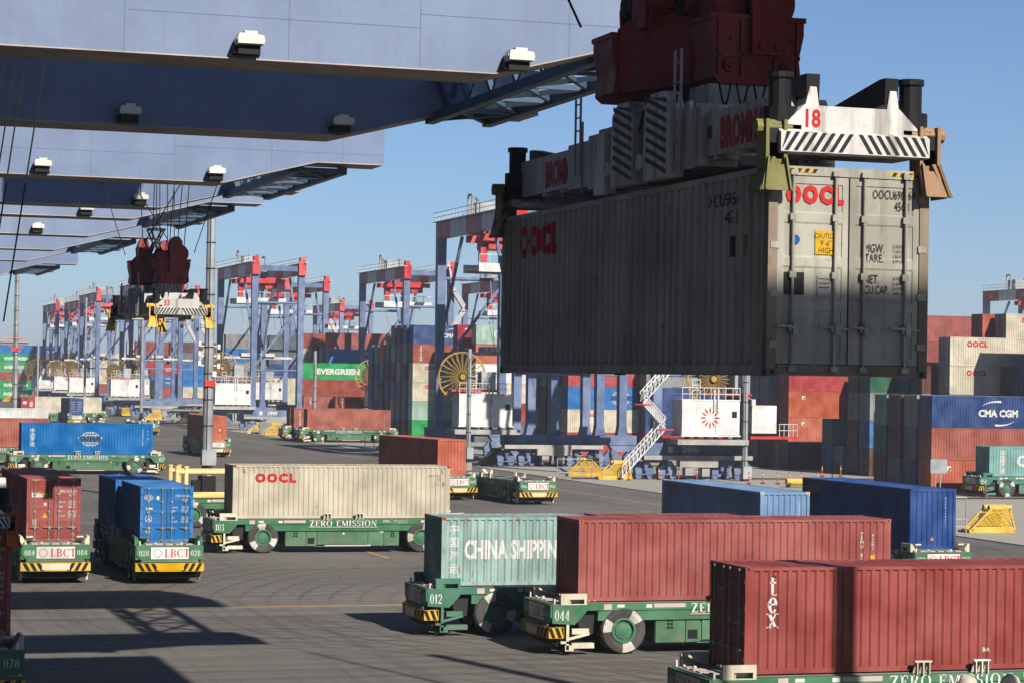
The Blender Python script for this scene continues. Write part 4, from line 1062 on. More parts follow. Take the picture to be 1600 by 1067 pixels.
# ---------------------------------------------------------------- yard stacks
PM = dict(orange=P['orange'], brown=P['brown'], maroon=P['maroon'], darkbrown=P['darkbrown'], red=P['red'], cream=P['cream'], teal=P['teal'], mint=P['mint'],
          blue=P['blue'], midblue=P['midblue'], navy=P['navy'], green=P['green'], darkgreen=P['darkgreen'], grey=P['grey'], slate=P['slate'], white=P['white'])
CN = dict(orange='orange-red', brown='red-brown', maroon='maroon', darkbrown='dark brown', red='red', cream='cream', teal='teal', mint='pale green', blue='bright blue',
          midblue='mid blue', navy='navy blue', green='bright green', darkgreen='dark green', grey='grey', slate='slate grey', white='white')
BN = {'25': 'the block topped by CMA CGM', '24': 'the block behind the raised container', '23': 'the block between the blue crane legs', '22': 'the tall block behind crane 23L',
      '19': 'the block topped by EVERGREEN', '17': 'the block behind crane 19W', '15': 'the block under spreader 33', '12': 'the block behind crane 14W', '9': 'the farthest EVERGREEN block'}
OR_ = ['first', 'second', 'third', 'fourth', 'fifth', 'sixth', 'seventh', 'eighth', 'ninth', 'tenth', 'eleventh', 'twelfth', 'thirteenth', 'fourteenth', 'fifteenth', 'sixteenth', 'seventeenth', 'eighteenth', 'nineteenth', 'twentieth', 'twenty-first', 'twenty-second', 'twenty-third']
TN = ['ground level', 'second tier', 'third tier', 'fourth tier', 'fifth tier', 'sixth tier']
LOGO = {'tri': 'square-marked', 'CMA': 'CMA CGM', 'OOCL': 'OOCL', 'CHINA': 'lettered', 'COSCO': 'COSCO', 'TRITON': 'lettered', 'ONE': 'ONE', 'EVERGREEN': 'EVERGREEN', 'S': 'S-marked', 'C': 'C-marked', 'T': 'lettered', 'LINE': 'LINE-marked'}
def logo(t, kind, L, H):
    it = []
    if kind == 'OOCL': it = [('side-', tx('OOCL', .52, 1.9, H-.95, .065, 1.0, False, 1.25), TXR)]
    elif kind == 'CMA':
        c = L*.55 if L > 7 else L/2
        it = [('side-', tx('CMA CGM', .62, c, H/2-.1, .045, 1.02, True), TXW)]
        for a0, y, s in ((150, .10, 1), (-30, -.32, -1)):
            v = []; f = []
            for i in range(13):
                a = R(a0-i*5.5); w = .03+.16*(i/12 if s > 0 else i/12)
                v += [(c+s*.1+2.0*math.cos(a), H/2+y+.95*math.sin(a)), (c+s*.1+(2.0-w*.6)*math.cos(a), H/2+y+(.95-w)*math.sin(a))]
                if i: f.append((2*i-2, 2*i, 2*i+1, 2*i-1))
            it.append(('side-', (v, f), TXW))
    elif kind == 'COSCO':
        it = [('side-', xf(globe(), 1.75, L*.58, H/2, sx=1.5), TXW), ('side-', xf(rect(3.1, .66), 1, L*.58-1.55, H/2-.32), P['blue']), ('side-', tx('COSCO', .42, L*.58, H/2+.08, .05, 1.2, True), TXW), ('side-', tx('SHIPPING', .24, L*.58, H/2-.28, .04, 1.3, True), TXW)]
    elif kind == 'EVERGREEN': it = [('side-', tx('EVERGREEN', .95, L*.56, H/2, .05, 1.12, True), TXW)]
    elif kind in ('TRITON', 'T'): it = [('side-', f_, TXW) for f_ in vtx('TRITON' if kind == 'TRITON' else 'TEX', .36, 1.25, H-.5, .38, .03)]
    elif kind == 'ONE': it = [('side-', tx('ONE', .75, 1.1, H/2-.4, .05, 1.1), TXW)]
    elif kind == 'LINE': it = [('side-', tx('LINE', .8, L*.5, H/2-.3, .05, 1.1), TXW)]
    elif kind == 'CHINA': it = [('side-', f_, TXW) for f_ in vtx('中国海运', .4, 1.15, H-.55, .52)]+[('side-', tx('CHINA SHIPPING', .9, 2.8, H/2-.4, .02, .8), TXW)]
    elif kind in ('C', 'S'): it = [('side-', tx(kind, .7, 1.1, H-1.2, .05), TXW)]
    elif kind == 'tri': it = [('side-', xf(rect(.42, .42), 1, 1.6, H-.95), TXW), ('side-', ([(1.66, H-.9), (1.98, H-.9), (1.98, H-.6)], [(0, 1, 2)]), TXK)]
    decals(t, it)
colno = {}
for (blk, U, V, L, cl) in STACKS:
    Lm = 12.192 if L == 40 else 6.058; n = colno[blk] = colno.get(blk, 0)+1
    for k, spec in enumerate(cl.split()):
        cn, _, lg = spec.partition(':'); H = 2.896
        lab = '%s%s container, %s, %s row in %s' % (CN[cn], ' '+LOGO[lg] if lg else '', TN[k], OR_[n-1], BN[blk])
        t = container('stacked_container', lab, U+Lm/2, V+CW/2, .07+k*2.9, Lm, H, PM[cn], 0, 'containers stacked in the yard', rods=V < 300, handles=False, rodmat=P['grey'])
        if lg: logo(t, lg, Lm, H)

# ---------------------------------------------------------------- yard gantry cranes (portal spans along +Y, travels along +X)
GH, GW, SPAN = 28.4, 1.1, 31.0
def asc_meshes():
    d = {}
    for i, x in enumerate((0, 8)):
        g = MB()
        for k in range(5):
            y0, y1 = -.6+k*(SPAN+1.2)/5, -.6+(k+1)*(SPAN+1.2)/5
            g.box(x-GW/2, x+GW/2, y0, y1, GH-1.95, GH, k % 2, skip='' if k in (0, 4) else 'fk')
        d.setdefault('girder', []).append(g.mesh('girder'))
        r = MB(); sx = -1 if i == 0 else 1
        for k in range(22): r.tube((x+sx*.9, -.5+k*SPAN/21, GH), (x+sx*.9, -.5+k*SPAN/21, GH+1.15), .045, 5)
        for z in (.6, 1.15): r.tube((x+sx*.9, -1, GH+z), (x+sx*.9, SPAN+.5, GH+z), .04, 5)
        r.box(x-.95 if sx < 0 else x+.3, x-.3 if sx < 0 else x+.95, -1.4, SPAN+.8, GH+.01, GH+.09)
        d.setdefault('rail', []).append(r.mesh('walkway_railing'))
        c = MB(); c.box(x-.62, x+.62, -1.05, -.6, GH-2.05, GH+.3); c.box(x-.4, x+.4, -1.0, .3, GH, GH+1.0)
        d.setdefault('cap', []).append(c.mesh('girder_cap'))
    legs = []
    for x, y in ((0, 0), (8, 0), (0, SPAN), (8, SPAN)):
        m = MB(); m.add([(x-.42, y-.45, 3.5), (x+.42, y-.45, 3.5), (x+.42, y+.45, 3.5), (x-.42, y+.45, 3.5), (x-.55, y-.55, GH-1.95), (x+.55, y-.55, GH-1.95), (x+.55, y+.55, GH-1.95), (x-.55, y+.55, GH-1.95)],
              [(0, 1, 5, 4), (1, 2, 6, 5), (2, 3, 7, 6), (3, 0, 4, 7)])
        m.prism([(x-.62, 3.5), (x+.62, 3.5), (x+.43, 4.6), (x-.43, 4.6)], 'y', y-.5, y+.5)
        legs.append(m.mesh('leg'))
    d['legs'] = legs
    for y in (0, SPAN):
        s = MB(); s.box(-1.6, 9.6, y-.6, y+.6, 2.45, 3.5); s.prism([(-1.6, 2.45), (1.6, 2.45), (1.0, 1.7), (-1.0, 1.7)], 'y', y-.5, y+.5); s.prism([(6.4, 2.45), (9.6, 2.45), (9.0, 1.7), (7.0, 1.7)], 'y', y-.5, y+.5)
        d.setdefault('sill', []).append(s.mesh('sill_beam'))
        b = MB()
        for x in (-1.2, 1.2, 6.8, 9.2):
            b.prism([(x-1.0, 1.1), (x-.9, .5), (x+.9, .5), (x+1.0, 1.1), (x+.4, 1.8), (x-.4, 1.8)], 'y', y-.38, y+.38)
            for dx in (-.6, .6): b.tube((x+dx, y-.3, .42), (x+dx, y+.3, .42), .34, 12)
            b.tube((x, y-.62, .9), (x, y-.62, 1.75), .2, 8); b.box(x-.25, x+.25, y-.8, y-.45, 1.4, 1.9)
        d.setdefault('bogie', []).append(split(b, 'bogie', .05))
    w = MB(); w.box(-1.7, 9.7, -1.5, -.62, 2.0, 2.42); w.box(2, 6, -1.6, -.62, 1.3, 2.1); w.box(2.6, 3.4, -1.5, -.7, .5, 1.6); w.box(4.4, 5.2, -1.4, -.7, .4, 1.7)
    d['catwalk'] = w.mesh('catwalk')
    t = MB()
    for y in (0, SPAN): t.tube((0, y, 21.6), (8, y, 21.6), .22, 8); t.tube((.4, y, 10.2), (7.6, y, 10.2), .15, 8); t.beam((.3, y, 11), (7.7, y, 20.8), .34, .34)
    for x in (0, 8): t.beam((x, .5, 14), (x, 9, GH-2.2), .35, .3); t.beam((x, SPAN-.5, 14), (x, SPAN-9, GH-2.2), .35, .3)
    t.box(.5, 7.5, -.5, .5, GH-1.4, GH-.5); t.box(.5, 7.5, SPAN-.5, SPAN+.5, GH-1.4, GH-.5)
    d['brace'] = split(t, 'cross_brace', .0)
    e = MB(); y = SPAN-6
    e.box(3.0, 5.2, y, y+3, GH-.4, GH+2.3); e.tube((5.9, y+1, GH-.4), (5.9, y+1, GH+2.6), .55, 10); e.tube((2.2, y+2, GH), (2.2, y+2, GH+3.2), .16, 8); e.tube((2.2, y+2, GH+3.2), (2.2, y+.4, GH+3.2), .16, 8); e.tube((2.2, y+.4, GH+3.2), (2.2, y+.4, GH), .16, 8)
    e.tube((6.9, y, GH+2.2), (6.9, y+3.2, GH+2.2), .2, 8); e.tube((6.9, y, GH+2.2), (6.9, y, GH), .2, 8); e.box(1, 7, y-1, y+4, GH-.5, GH-.3)
    for k in range(5): e.tube((1+k*1.5, y-1, GH-.3), (1+k*1.5, y-1, GH+.8), .05, 5); e.tube((1+k*1.5, y+4, GH-.3), (1+k*1.5, y+4, GH+.8), .05, 5)
    e.tube((0, 6, GH), (0, 6, GH+3.4), .05, 5); e.tube((8, 1, GH), (8, 1, GH+2.6), .04, 5); e.tube((0, 16, GH), (0, 16, GH+1.8), .15, 6); e.tube((0, 16, GH+1.8), (0, 16, GH+2.1), .3, 8)
    d['plant'] = split(e, 'roof_machinery', .3)
    r = MB(); y = 14
    r.box(-.2, 8.2, y, y+.8, GH-3.0, GH-2.2); r.box(-.2, 8.2, y+5, y+5.8, GH-3.0, GH-2.2); r.box(1, 3.2, y+.5, y+5.2, GH-3.9, GH-2.0); r.box(4.8, 7, y+.5, y+5.2, GH-3.9, GH-2.0); r.tube((3.4, y+1, GH-2.8), (3.4, y+5, GH-2.8), .6, 12); r.tube((4.4, y+1, GH-2.8), (4.4, y+5, GH-2.8), .6, 12)
    r.box(.2, 1, y+1, y+2, GH-5.4, GH-3.2)
    d['trolley'] = r.mesh('trolley')
    p = MB(); p.box(-.4, 8.4, 13.6, 14.0, GH-6.6, GH-5.6); p.box(-.4, 8.4, 19.6, 20.0, GH-6.6, GH-5.6); p.box(-.3, 8.3, 14, 19.6, GH-6.3, GH-6.1)
    for k in range(8): p.tube((-.3+k*1.2, 13.7, GH-5.6), (-.3+k*1.2, 13.7, GH-4.6), .05, 5)
    p.tube((-.3, 13.7, GH-4.6), (8.3, 13.7, GH-4.6), .05, 5)
    d['platform'] = p.mesh('trolley_platform')
    o = MB()
    for x in (1.2, 6.8):
        for yy in (14.6, 19): o.tube((x, yy, GH-6), (x*.5+2, 16.8, 13), .03, 5)
    o.box(1, 7, 15.6, 18, 12.6, 13.2); o.box(-2.1, 10.1, 16, 17.6, 12.2, 12.6)
    d['yard_spreader'] = o.mesh('lifting_frame')
    return d
AM = asc_meshes()
def house_mesh():
    h = MB(); h.box(0, 6, 0, 2.6, 0, 3.3); 
    for k in range(1, 20): h.box(k*.3-.012, k*.3+.012, -.02, 0, .05, 3.2)
    h.box(-.05, 6.05, -.05, 2.65, 3.3, 3.42); h.box(-.1, 6.1, -.1, 2.7, -.16, -.02)
    r = MB()
    for k in range(9): r.tube((k*.75, -.02, 3.4), (k*.75, -.02, 4.55), .04, 5)
    for z in (3.95, 4.55): r.tube((0, -.02, z), (6, -.02, z), .04, 5); r.tube((0, -.02, z), (0, 2.6, z), .04, 5); r.tube((6, -.02, z), (6, 2.6, z), .04, 5)
    for x in (1.1, 1.9): r.tube((x, .2, 3.4), (x, .2, 5.3), .05, 5)
    for z in (4.3, 4.8, 5.3): r.tube((1.1, .2, z), (1.9, .2, z), .045, 5)
    r.tube((3.3, -.1, 2.3), (3.3, -.1, 4.4), .09, 6); r.tube((3.7, -.1, 2.3), (3.7, -.1, 4.4), .09, 6)
    q = MB(); q.box(5.2, 5.7, -.06, -.025, 1.7, 2.3); q.box(3.5, 3.53, -.035, -.022, .05, 3.2)
    for k in range(6): q.box(.5+k*1.0, .8+k*1.0, .1, .5, -.42, -.16)
    u = MB(); u.box(-.6, 6.8, -.5, 2.9, -.95, -.44)
    return h.mesh('equipment_house'), r.mesh('house_railing'), q.mesh('house_vent'), u.mesh('house_support')
HS = house_mesh()
def reel_mesh():
    m = MB(); n = 24; Rr = 2.65
    for i in range(n):
        a, b = 2*math.pi*i/n, 2*math.pi*(i+1)/n
        for y in (-.22, .22): m.beam((Rr*math.cos(a), y, Rr*math.sin(a)), (Rr*math.cos(b), y, Rr*math.sin(b)), .09, .09); m.beam((.5*math.cos(a), y*.8, .5*math.sin(a)), (Rr*math.cos(a), y, Rr*math.sin(a)), .05, .05)
    m.tube((0, -.4, 0), (0, .4, 0), .3, 14); c = MB(); c.tube((0, -.15, 0), (0, .15, 0), 1.55, 24); return m.mesh('cable_reel'), c.mesh('wound_cable')
REEL = reel_mesh()
def stair_mesh(a, b, wd=.9):
    m = MB(); a, b = Vector(a), Vector(b); n = 12
    for y in (0, wd):
        for dz in (0, 1.1): m.beam(a+Vector((0, y, dz)), b+Vector((0, y, dz)), .085, .085)
        for i in range(n+1):
            p = a.lerp(b, i/n)+Vector((0, y, 0)); m.beam(p, p+Vector((0, 0, 1.1)), .055, .055)
        for i in range(n):
            p = a.lerp(b, i/n)+Vector((0, y, 0)); q = a.lerp(b, (i+1)/n)+Vector((0, y, 1.1)); m.beam(p, q, .04, .04)
    for i in range(n*2+1):
        p = a.lerp(b, i/(n*2)); m.box(p.x-.12, p.x+.12, p.y, p.y+wd, p.z-.02, p.z+.02)
    return m.mesh('stair_flight')
def landing_mesh(p):
    m = MB(); x, y, z = p; m.box(x-.8, x+.8, y-.1, y+1.2, z-.12, z)
    return m.mesh('stair_landing')
def asc(label, U, V, num, house=(-6.8, -1.6), reel=(-6, 9.6), stairs=None, twin_leg=False, full=True):
    t = thing('yard_gantry_crane', label, 'crane', (U, V, 0), 0, 'yard gantry cranes over the stacks')
    for g in AM['girder']:
        go = obj('girder', g, [ASR, ASW], t)
    for g in AM['cap']: obj('girder_cap', g, ASR, t)
    for g in AM['rail']: obj('walkway_railing', g, ASW, t)
    for g in AM['legs']: obj('leg', g, ASB, t)
    if twin_leg:
        for i in (0, 1): obj('leg', AM['legs'][i], ASB, t, (1.75, .3, 0))
    for i in (0, 1):
        so = obj('sill_beam', AM['sill'][i], ASB, t); objs('bogie', AM['bogie'][i], ASB, t)
        if i == 0 and num in ('19W', '24W'):
            m = MB(); f = xf(text_poly(num, .04, 1.), .62, 2.6, 2.68); m.add([(a, -.606, b) for a, b in f[0]], f[1]); f = xf(rect(.5, .62), 1, 1.1, 2.66); m.add([(a, -.606, b) for a, b in f[0]], f[1]); obj('lettering', m, TXW, so)
    obj('catwalk', AM['catwalk'], CONC, t); objs('cross_brace', AM['brace'], ASB, t); objs('roof_machinery', AM['plant'], GALV, t)
    obj('trolley', AM['trolley'], ASR, t); obj('trolley_platform', AM['platform'], ASW, t); obj('lifting_frame', AM['yard_spreader'], SPR, t)
    hx, hy = house; hz = 4.5
    h = obj('equipment_house', HS[0], WHITE, t, (hx, hy, hz)); obj('house_railing', HS[1], ASW, h); obj('house_vent', HS[2], BLK, h); obj('house_support', HS[3], CONC, h)
    rx, rz = reel
    r = obj('cable_reel', REEL[0], paint('reel_ochre', (.52, .33, .04), .6, .7, .4), t, (rx, hy+1.9, rz)); obj('wound_cable', REEL[1], flat('wound_cable_brown', (.07, .05, .035), .8), r)
    m = MB(); m.box(rx-1.5, rx+3.6, hy+.6, hy+3.6, rz-1.6, rz-1.35); m.box(rx+1.9, rx+3.5, hy+.8, hy+2.4, rz-1.35, rz+.6, 1); obj('reel_platform', m, [ASR, GALV], t)
    if num in ('23L', '20L'):
        m = MB()
        for k, s_ in ((.1, num[:2]+'L'), (2, 'LBCT')):
            y1 = SPAN-.6-(SPAN+1.2)/5*k; f = xf(text_poly(s_, .03), .75); m.add([(-.556, y1-.8-a, GH-1.35+b) for a, b in f[0]], f[1])
        f = xf(starburst(), 1.0); m.add([(-.556, SPAN-.6-(SPAN+1.2)/5*1.4-a, GH-1.0+b) for a, b in f[0]], f[1]); obj('lettering', m, TXP, t)
    for s_ in stairs or ():
        obj('stair_flight', stair_mesh(*s_), ASW, t); obj('stair_landing', landing_mesh(s_[1]), ASR, t)
    return t
ZIG = [((8.6, -1.4, 12.0), (10.9, -1.4, 16.0)), ((10.9, -1.4, 16.0), (8.8, -1.4, 19.8)), ((8.8, -1.4, 19.8), (11.2, -1.4, 23.4)), ((11.2, -1.4, 23.4), (9.2, -1.4, 27.5))]
asc('yard crane with blue legs and white house, nearest crane left of the raised container', 78.0, 242.5, '23L', house=(-7.2, -2.4), reel=(-6.4, 9.7), twin_leg=True)
t24 = asc('yard crane marked 24W with zigzag stair, mostly hidden behind the raised container', 82.5, 212.0, '24W', house=(1.4, -3.4), reel=(5.3, 9.9), stairs=[((-4.2, -2.2, .3), (.2, -2.2, 5.0)), ((.2, -2.2, 5.0), (-2.2, -2.2, 7.4)), ((-2.2, -2.2, 7.4), (2.6, -2.2, 12.6))])
m = MB(); f = xf(starburst(12, .3, .95), 1.15, 2.9, 1.65); m.add([(a, -.026, b) for a, b in f[0]], f[1])
hh_ = [o for o in t24.children if o.name.startswith('equipment_house')][0]; obj('lettering', m, TXR, hh_)
m = MB(); m.box(7.4, 10, .2, 2.4, .2, 2.9); m.box(7.1, 12.2, -.2, 2.6, -.35, -.1, 1)
for k in range(5): m.tube((10.2+k*.48, -.1, -.1), (10.2+k*.48, -.1, 1.1), .04, 5)
for z in (.5, 1.1): m.tube((10.1, -.1, z), (12.1, -.1, z), .04, 5)
obj('control_cabin', m, [WHITE, ASR], hh_)
asc('yard crane marked 19W with tall blue legs right of the big light pole', 78.0, 388.0, '19W', house=(-6.6, -1.2), reel=(-5.2, 10.4))
asc('yard crane with zigzag stair on its near side, left of the tall navy stack', 104.5, 388.0, None, stairs=[((7.6, -1.6, 16.6), (10.2, -1.6, 21.0)), ((10.2, -1.6, 21.0), (7.9, -1.6, 24.4)), ((7.9, -1.6, 24.4), (7.2, -1.6, 28.6))])
asc('yard crane behind the crane marked 19W, slightly lower against the sky', 98.6, 458.0, '17W', stairs=ZIG[:2])
asc('small far yard crane above the bright blue container, behind the nearest yard crane', 135.0, 424.0, None)
asc('yard crane beside the far hanging spreader, second from the left edge', 75.6, 566.0, '14W')
asc('yard crane partly hidden by the far hanging spreader, with white zigzag stair', 85.0, 529.0, '15W', stairs=ZIG)
asc('farthest left yard crane with long zigzag stair in the haze', 88.0, 742.0, None, stairs=ZIG)
asc('tiny yard crane seen in the gap left of the brown stacked containers', 144.0, 600.0, None)
asc('yard crane between the one beside spreader 33 and the big light mast', 75.5, 494.0, '16W', stairs=ZIG[1:3])
asc('hazy far yard crane just behind the crane beside spreader 33', 80.0, 635.0, None)
asc('hazy far yard crane before the farthest one with the long zigzag stair', 78.0, 671.0, None, stairs=ZIG)
asc('yard crane top showing above the stacks at the right edge', 231.5, 383.0, '20L')

# ---------------------------------------------------------------- carriers and the containers on them
DK = 1.85; HC, HS_ = 2.896, 2.591; L40, L20 = 12.192, 6.058
GC = 'containers riding on carriers'
def box(name_label, U, V, L, H, mat, yaw, z=DK, cast=None, rodmat=None): return container('container', name_label, U, V, z, L, H, mat, yaw, GC, cast, rodmat=rodmat)
HZ = lambda L: [('side-', hazard(.22, HC-.075, .75, .06, 4), TXY), ('side-', hazard(L-1.0, HC-.075, .75, .06, 4), TXY)]
# raised container
oc = container('container', 'weathered grey OOCL container hanging in the air under the white spreader', 14.24, 35.41, 9.81, L40, HC, P['greybeige'], 90, None, paint('casting_rust', (.16, .10, .06), .7, .6, .6), rodmat=P['greybeige'])
w2 = CW/2
dd = [('door', tx('OOCL', .23, .26, 2.40, .07, .84, False, 1.26), TXR), ('door', tx('OOCU', .13, 1.58, 2.49, .0, .62), TXK), ('door', tx('698964', .13, 1.91, 2.49, .0, .62), TXK), ('door', tx('45G1', .13, 1.915, 2.33, .0, .62), TXK),
      ('door', tx('MGW.', .125, 1.47, 1.74, .0, .66), TXK), ('door', tx('TARE.', .125, 1.47, 1.60, .0, .66), TXK), ('door', tx('NET.', .125, 1.47, 1.31, .0, .66), TXK), ('door', tx('CU.CAP.', .125, 1.47, 1.16, .0, .6), TXK),
      ('door', xf(rect(.32, .33), 1, .71, 1.685), TXY), ('door', xf(rect(.30, .31), 1, .25, 1.12), TXK)]
dd += [('door2', tx('CAUTION', .075, .87, 1.94, .0, .74, True), TXK), ('door2', tx('9\'-6"', .085, .87, 1.84, .0, .8, True), TXK), ('door2', tx('HIGH', .085, .87, 1.74, .0, .8, True), TXK)]
for i, (s_, z) in enumerate((('32.500 KGS', 1.81), ('71.650 LBS', 1.74), ('3.760 KGS', 1.67), ('8.290 LBS', 1.60), ('28.740 KGS', 1.36), ('63.360 LBS', 1.29), ('76.4 CBM', 1.22), ('2.698 CUFT', 1.15))): dd.append(('door', tx(s_, .05, 1.90, z, .0, .62), TXK))
dd += [('door', xf(disc(.065, 14), 1, .415, 1.88), TXB), ('door2', tx('2', .07, .415, 1.88, .0, 1., True), TXW), ('door', xf(rect(.2, .30), 1, .75, 1.10), TXG), ('door2', xf(rect(.16, .012), 1, .77, 1.34), TXK), ('door2', xf(rect(.16, .012), 1, .77, 1.28), TXK), ('door2', xf(rect(.16, .012), 1, .77, 1.22), TXK)]
dd += [('head', hazard(.2, 2.805, .48, .055, 4), TXY), ('head', hazard(1.78, 2.805, .48, .055, 4), TXY), ('head', hazard(.26, 2.805, .48, .055, 4), TXK), ('head', hazard(1.84, 2.805, .48, .055, 4), TXK), ('side+', tx('OOCL', .5, 1.0, 2.13, .07, .95, False, 1.26), TXR)]
dd += [('side+', tx('OOCU 698964', .2, L40-2.2, 2.42, .0, .62), TXK), ('side+', tx('45G1', .2, L40-1.55, 2.16, .0, .62), TXK), ('side+', xf(rect(.22, .3), 1, L40-1.45, 1.68), TXK), ('side+', xf(rect(.22, .3), 1, L40-.95, 1.68), TXGOLD)]
decals(oc, [(f if f != 'door2' else 'door', (([(a, b) for a, b in g_[0]], g_[1])), m_) for f, g_, m_ in dd if f != 'door2'])
m = MB()
for f, g_, m_ in dd:
    if f == 'door2' and m_ is TXK: m.add([(-L40/2+.011, w2-a, b) for a, b in g_[0]], g_[1])
objs('lettering', split(m, 'lettering', .3), TXK, oc)
CR_ = paint('casting_rust', (.16, .10, .06), .7, .6, .6)
for y0, y1 in ((w2-.135, w2+.005), (-w2-.005, -w2+.135)):
    m = MB(); m.box(-L40/2-.005, -L40/2+.165, y0, y1, .125, 2.775); obj('corner_post', m, paint('rusted_post', (.26, .20, .14), .65, 1., 1.0, streak=1.2), oc)
m = MB(); m.box(-L40/2-.004, -L40/2+.02, -w2+.17, w2-.17, .02, .155); obj('door_sill', m, paint('rusted_post', (.26, .20, .14)), oc)
# 044
agv('044', 33.48, 78.85, 0, 'green carrier 044 with cream guides under the long maroon container', green=AG)
b = box('long plain maroon container on carrier 044 in the middle foreground', 33.48, 78.85, L40, HC, P['maroon'], 180, cast=P['orange'])
decals(b, HZ(L40)+[('side+', xf(hazard(0, 0, .7, .06, 4)), TXY)])
vl = [('side+', f_, TXW) for f_ in vtx('TEMU 815203', .13, L40-1.15, 2.35, .155, .01)]+[('side+', f_, TXW) for f_ in vtx('45G1', .13, L40-.72, 2.3, .155, .01)]+[('side+', xf(rect(.2, .26), 1, L40-.82, 1.32), TXY), ('side+', xf(rect(.2, .24), 1, L40-.82, .98), TXP), ('side+', hazard(.22, HC-.075, .75, .06, 4), TXY), ('side+', hazard(L40-1.0, HC-.075, .75, .06, 4), TXY)]
decals(b, vl)
# tex
agv('061', 31.18, 58.85, 0, 'green carrier cut by the bottom right edge under the tex container')
b = box('maroon tex container with a dark shadow stripe at the bottom right', 31.18, 58.85, L40, HC, P['maroon'], 0)
tq = [('side-', xf(serif_poly('t', 1.), .52, .70, 2.12), TXW), ('side-', xf(serif_poly('e', 1.), .55, .66, 1.67), TXW), ('side-', xf(serif_poly('x', 1.), .56, .64, 1.25), TXW)]
decals(b, tq+HZ(L40)+[('side-', tx('L', .2, .8, 2.62, .03), TXK), ('door', xf(serif_poly('tex', 1.), .36, .45, 2.0), TXG), ('door', tx('TEXU 724411', .1, 1.45, 2.35, 0, .8), TXG), ('door', tx('22G1', .1, 1.7, 2.15, 0, .8), TXG), ('door', tx('MAX GR', .1, 1.45, 1.3, 0, .8), TXG), ('door', tx('30480 KG', .1, 1.9, 1.3, 0, .7), TXG), ('door', tx('TARE', .1, 1.45, 1.05, 0, .8), TXG), ('door', tx('3890 KG', .1, 1.9, 1.05, 0, .7), TXG), ('side-', tx('BA', .12, 7.2, .5, .01), TXW)])
# 012
agv('012', 30.75, 85.3, 0, 'teal-green carrier 012 with all green guides under the CHINA SHIPPING container', gm=AGT, green=AGT)
b = box('faded teal CHINA SHIPPING container with rust streaks on carrier 012', 27.23, 85.3, L20, HS_, P['faded'], 180, cast=P['orange'])
decals(b, [('side+', f_, TXW) for f_ in vtx('中国海运', .34, 1.25, 2.03, .5, .012)]+[('side+', tx('CHINA', .66, 1.95, 1.05, .03, .86), TXW), ('side+', tx('SHIPPING', .66, 4.05-.05, 1.05, .03, .52), TXW)] if False else
       [('side+', f_, TXW) for f_ in vtx('中国海运', .30, .47, 2.14, .495, .015)]+[('side+', tx('CHINA SHIPPING', .70, .9, 1.04, .035, .56), TXW)])
box('second short container on carrier 012, hidden but for its dark end behind the maroon one', 33.75, 85.3, L20, HS_, P['maroon'], 0)
# W 103
agv('103', 30.08, 125.44, 0, 'green carrier 103 with ZERO EMISSION lettering under the cream OOCL container')
b = box('long cream OOCL container with rusty left edge on carrier 103', 30.08, 125.44, L40, HC, P['cream'], 180, cast=P['orange'])
decals(b, [('side+', tx('OOCL', .45, 1.2, 2.0, .07, 1.1, False, 1.28), TXR), ('side+', tx('L', .2, .55, 2.5, .02), TXK), ('side+', tx('OOCU 744120', .13, L40-1.25, 2.28, 0, .62), TXK), ('side+', tx('45G1', .13, L40-.75, 2.1, 0, .62), TXK), ('side+', xf(rect(.13, .2), 1, L40-.75, 1.8), TXG), ('side+', xf(rect(.13, .2), 1, L40-.45, 1.8), TXGOLD), ('side+', tx('L', .2, L40-.5, 2.5, .02), TXK)])
# 028 with two short boxes
agv('028', 17.63, 113.3, 90, 'green carrier 028 with yellow bumper facing the viewer under two blue containers', gm=AG, plain_bumper=True)
for nm, U, V in (('near bright blue container with doors facing the viewer on carrier 028', 17.63, 110.18), ('second bright blue container, behind the near one on carrier 028', 17.40, 116.65)):
    b = box(nm, U, V, L20, HS_, P['blue'], 90)
    decals(b, [('door', xf(globe(), .28, .38, 2.07, sx=1.35), TXW), ('door', tx('COSCO', .09, .38, 2.07, .01, 1., True), TXW), ('door', xf(disc(.07, 12, 0, 1.4), 1, .80, 2.05), TXW), ('door', xf(rect(.30, .07), 1, .26, 1.53), TXW), ('door', xf(disc(.155, 24, .135), 1, .38, 1.09), TXW), ('door', tx('A', .2, .38, 1.09, .02, 1, True), TXW), ('door', xf(rect(.2, .25), 1, .26, .43), TXG),
        ('door', tx('CSNU 108667 8', .11, 1.60, 2.10, .005, .72), TXW), ('door', tx('22G1', .1, 1.93, 1.93, .005, .9), TXW)]+[('door', tx(s_, .075, x, z, .005, .8), TXW) for s_, x, z in (('MAX GR.', 1.42, 1.58), ('30480 KG', 1.9, 1.60), ('67200 LB', 1.9, 1.50), ('TARE', 1.42, 1.42), ('2170 KG', 1.9, 1.40), ('NET', 1.42, 1.10), ('28310 KG', 1.9, 1.12), ('62410 LB', 1.9, 1.02), ('CU.CAP', 1.42, .93), ('33.2 CBM', 1.9, .92))]+
        [('side+', f_, TXG) for f_ in vtx('中远海运', .42, 3.1, 2.1, .5, .012)]+[('side-', tx('COSCO', .5, 3.0, 1.2, .03, 1., True), TXW)])
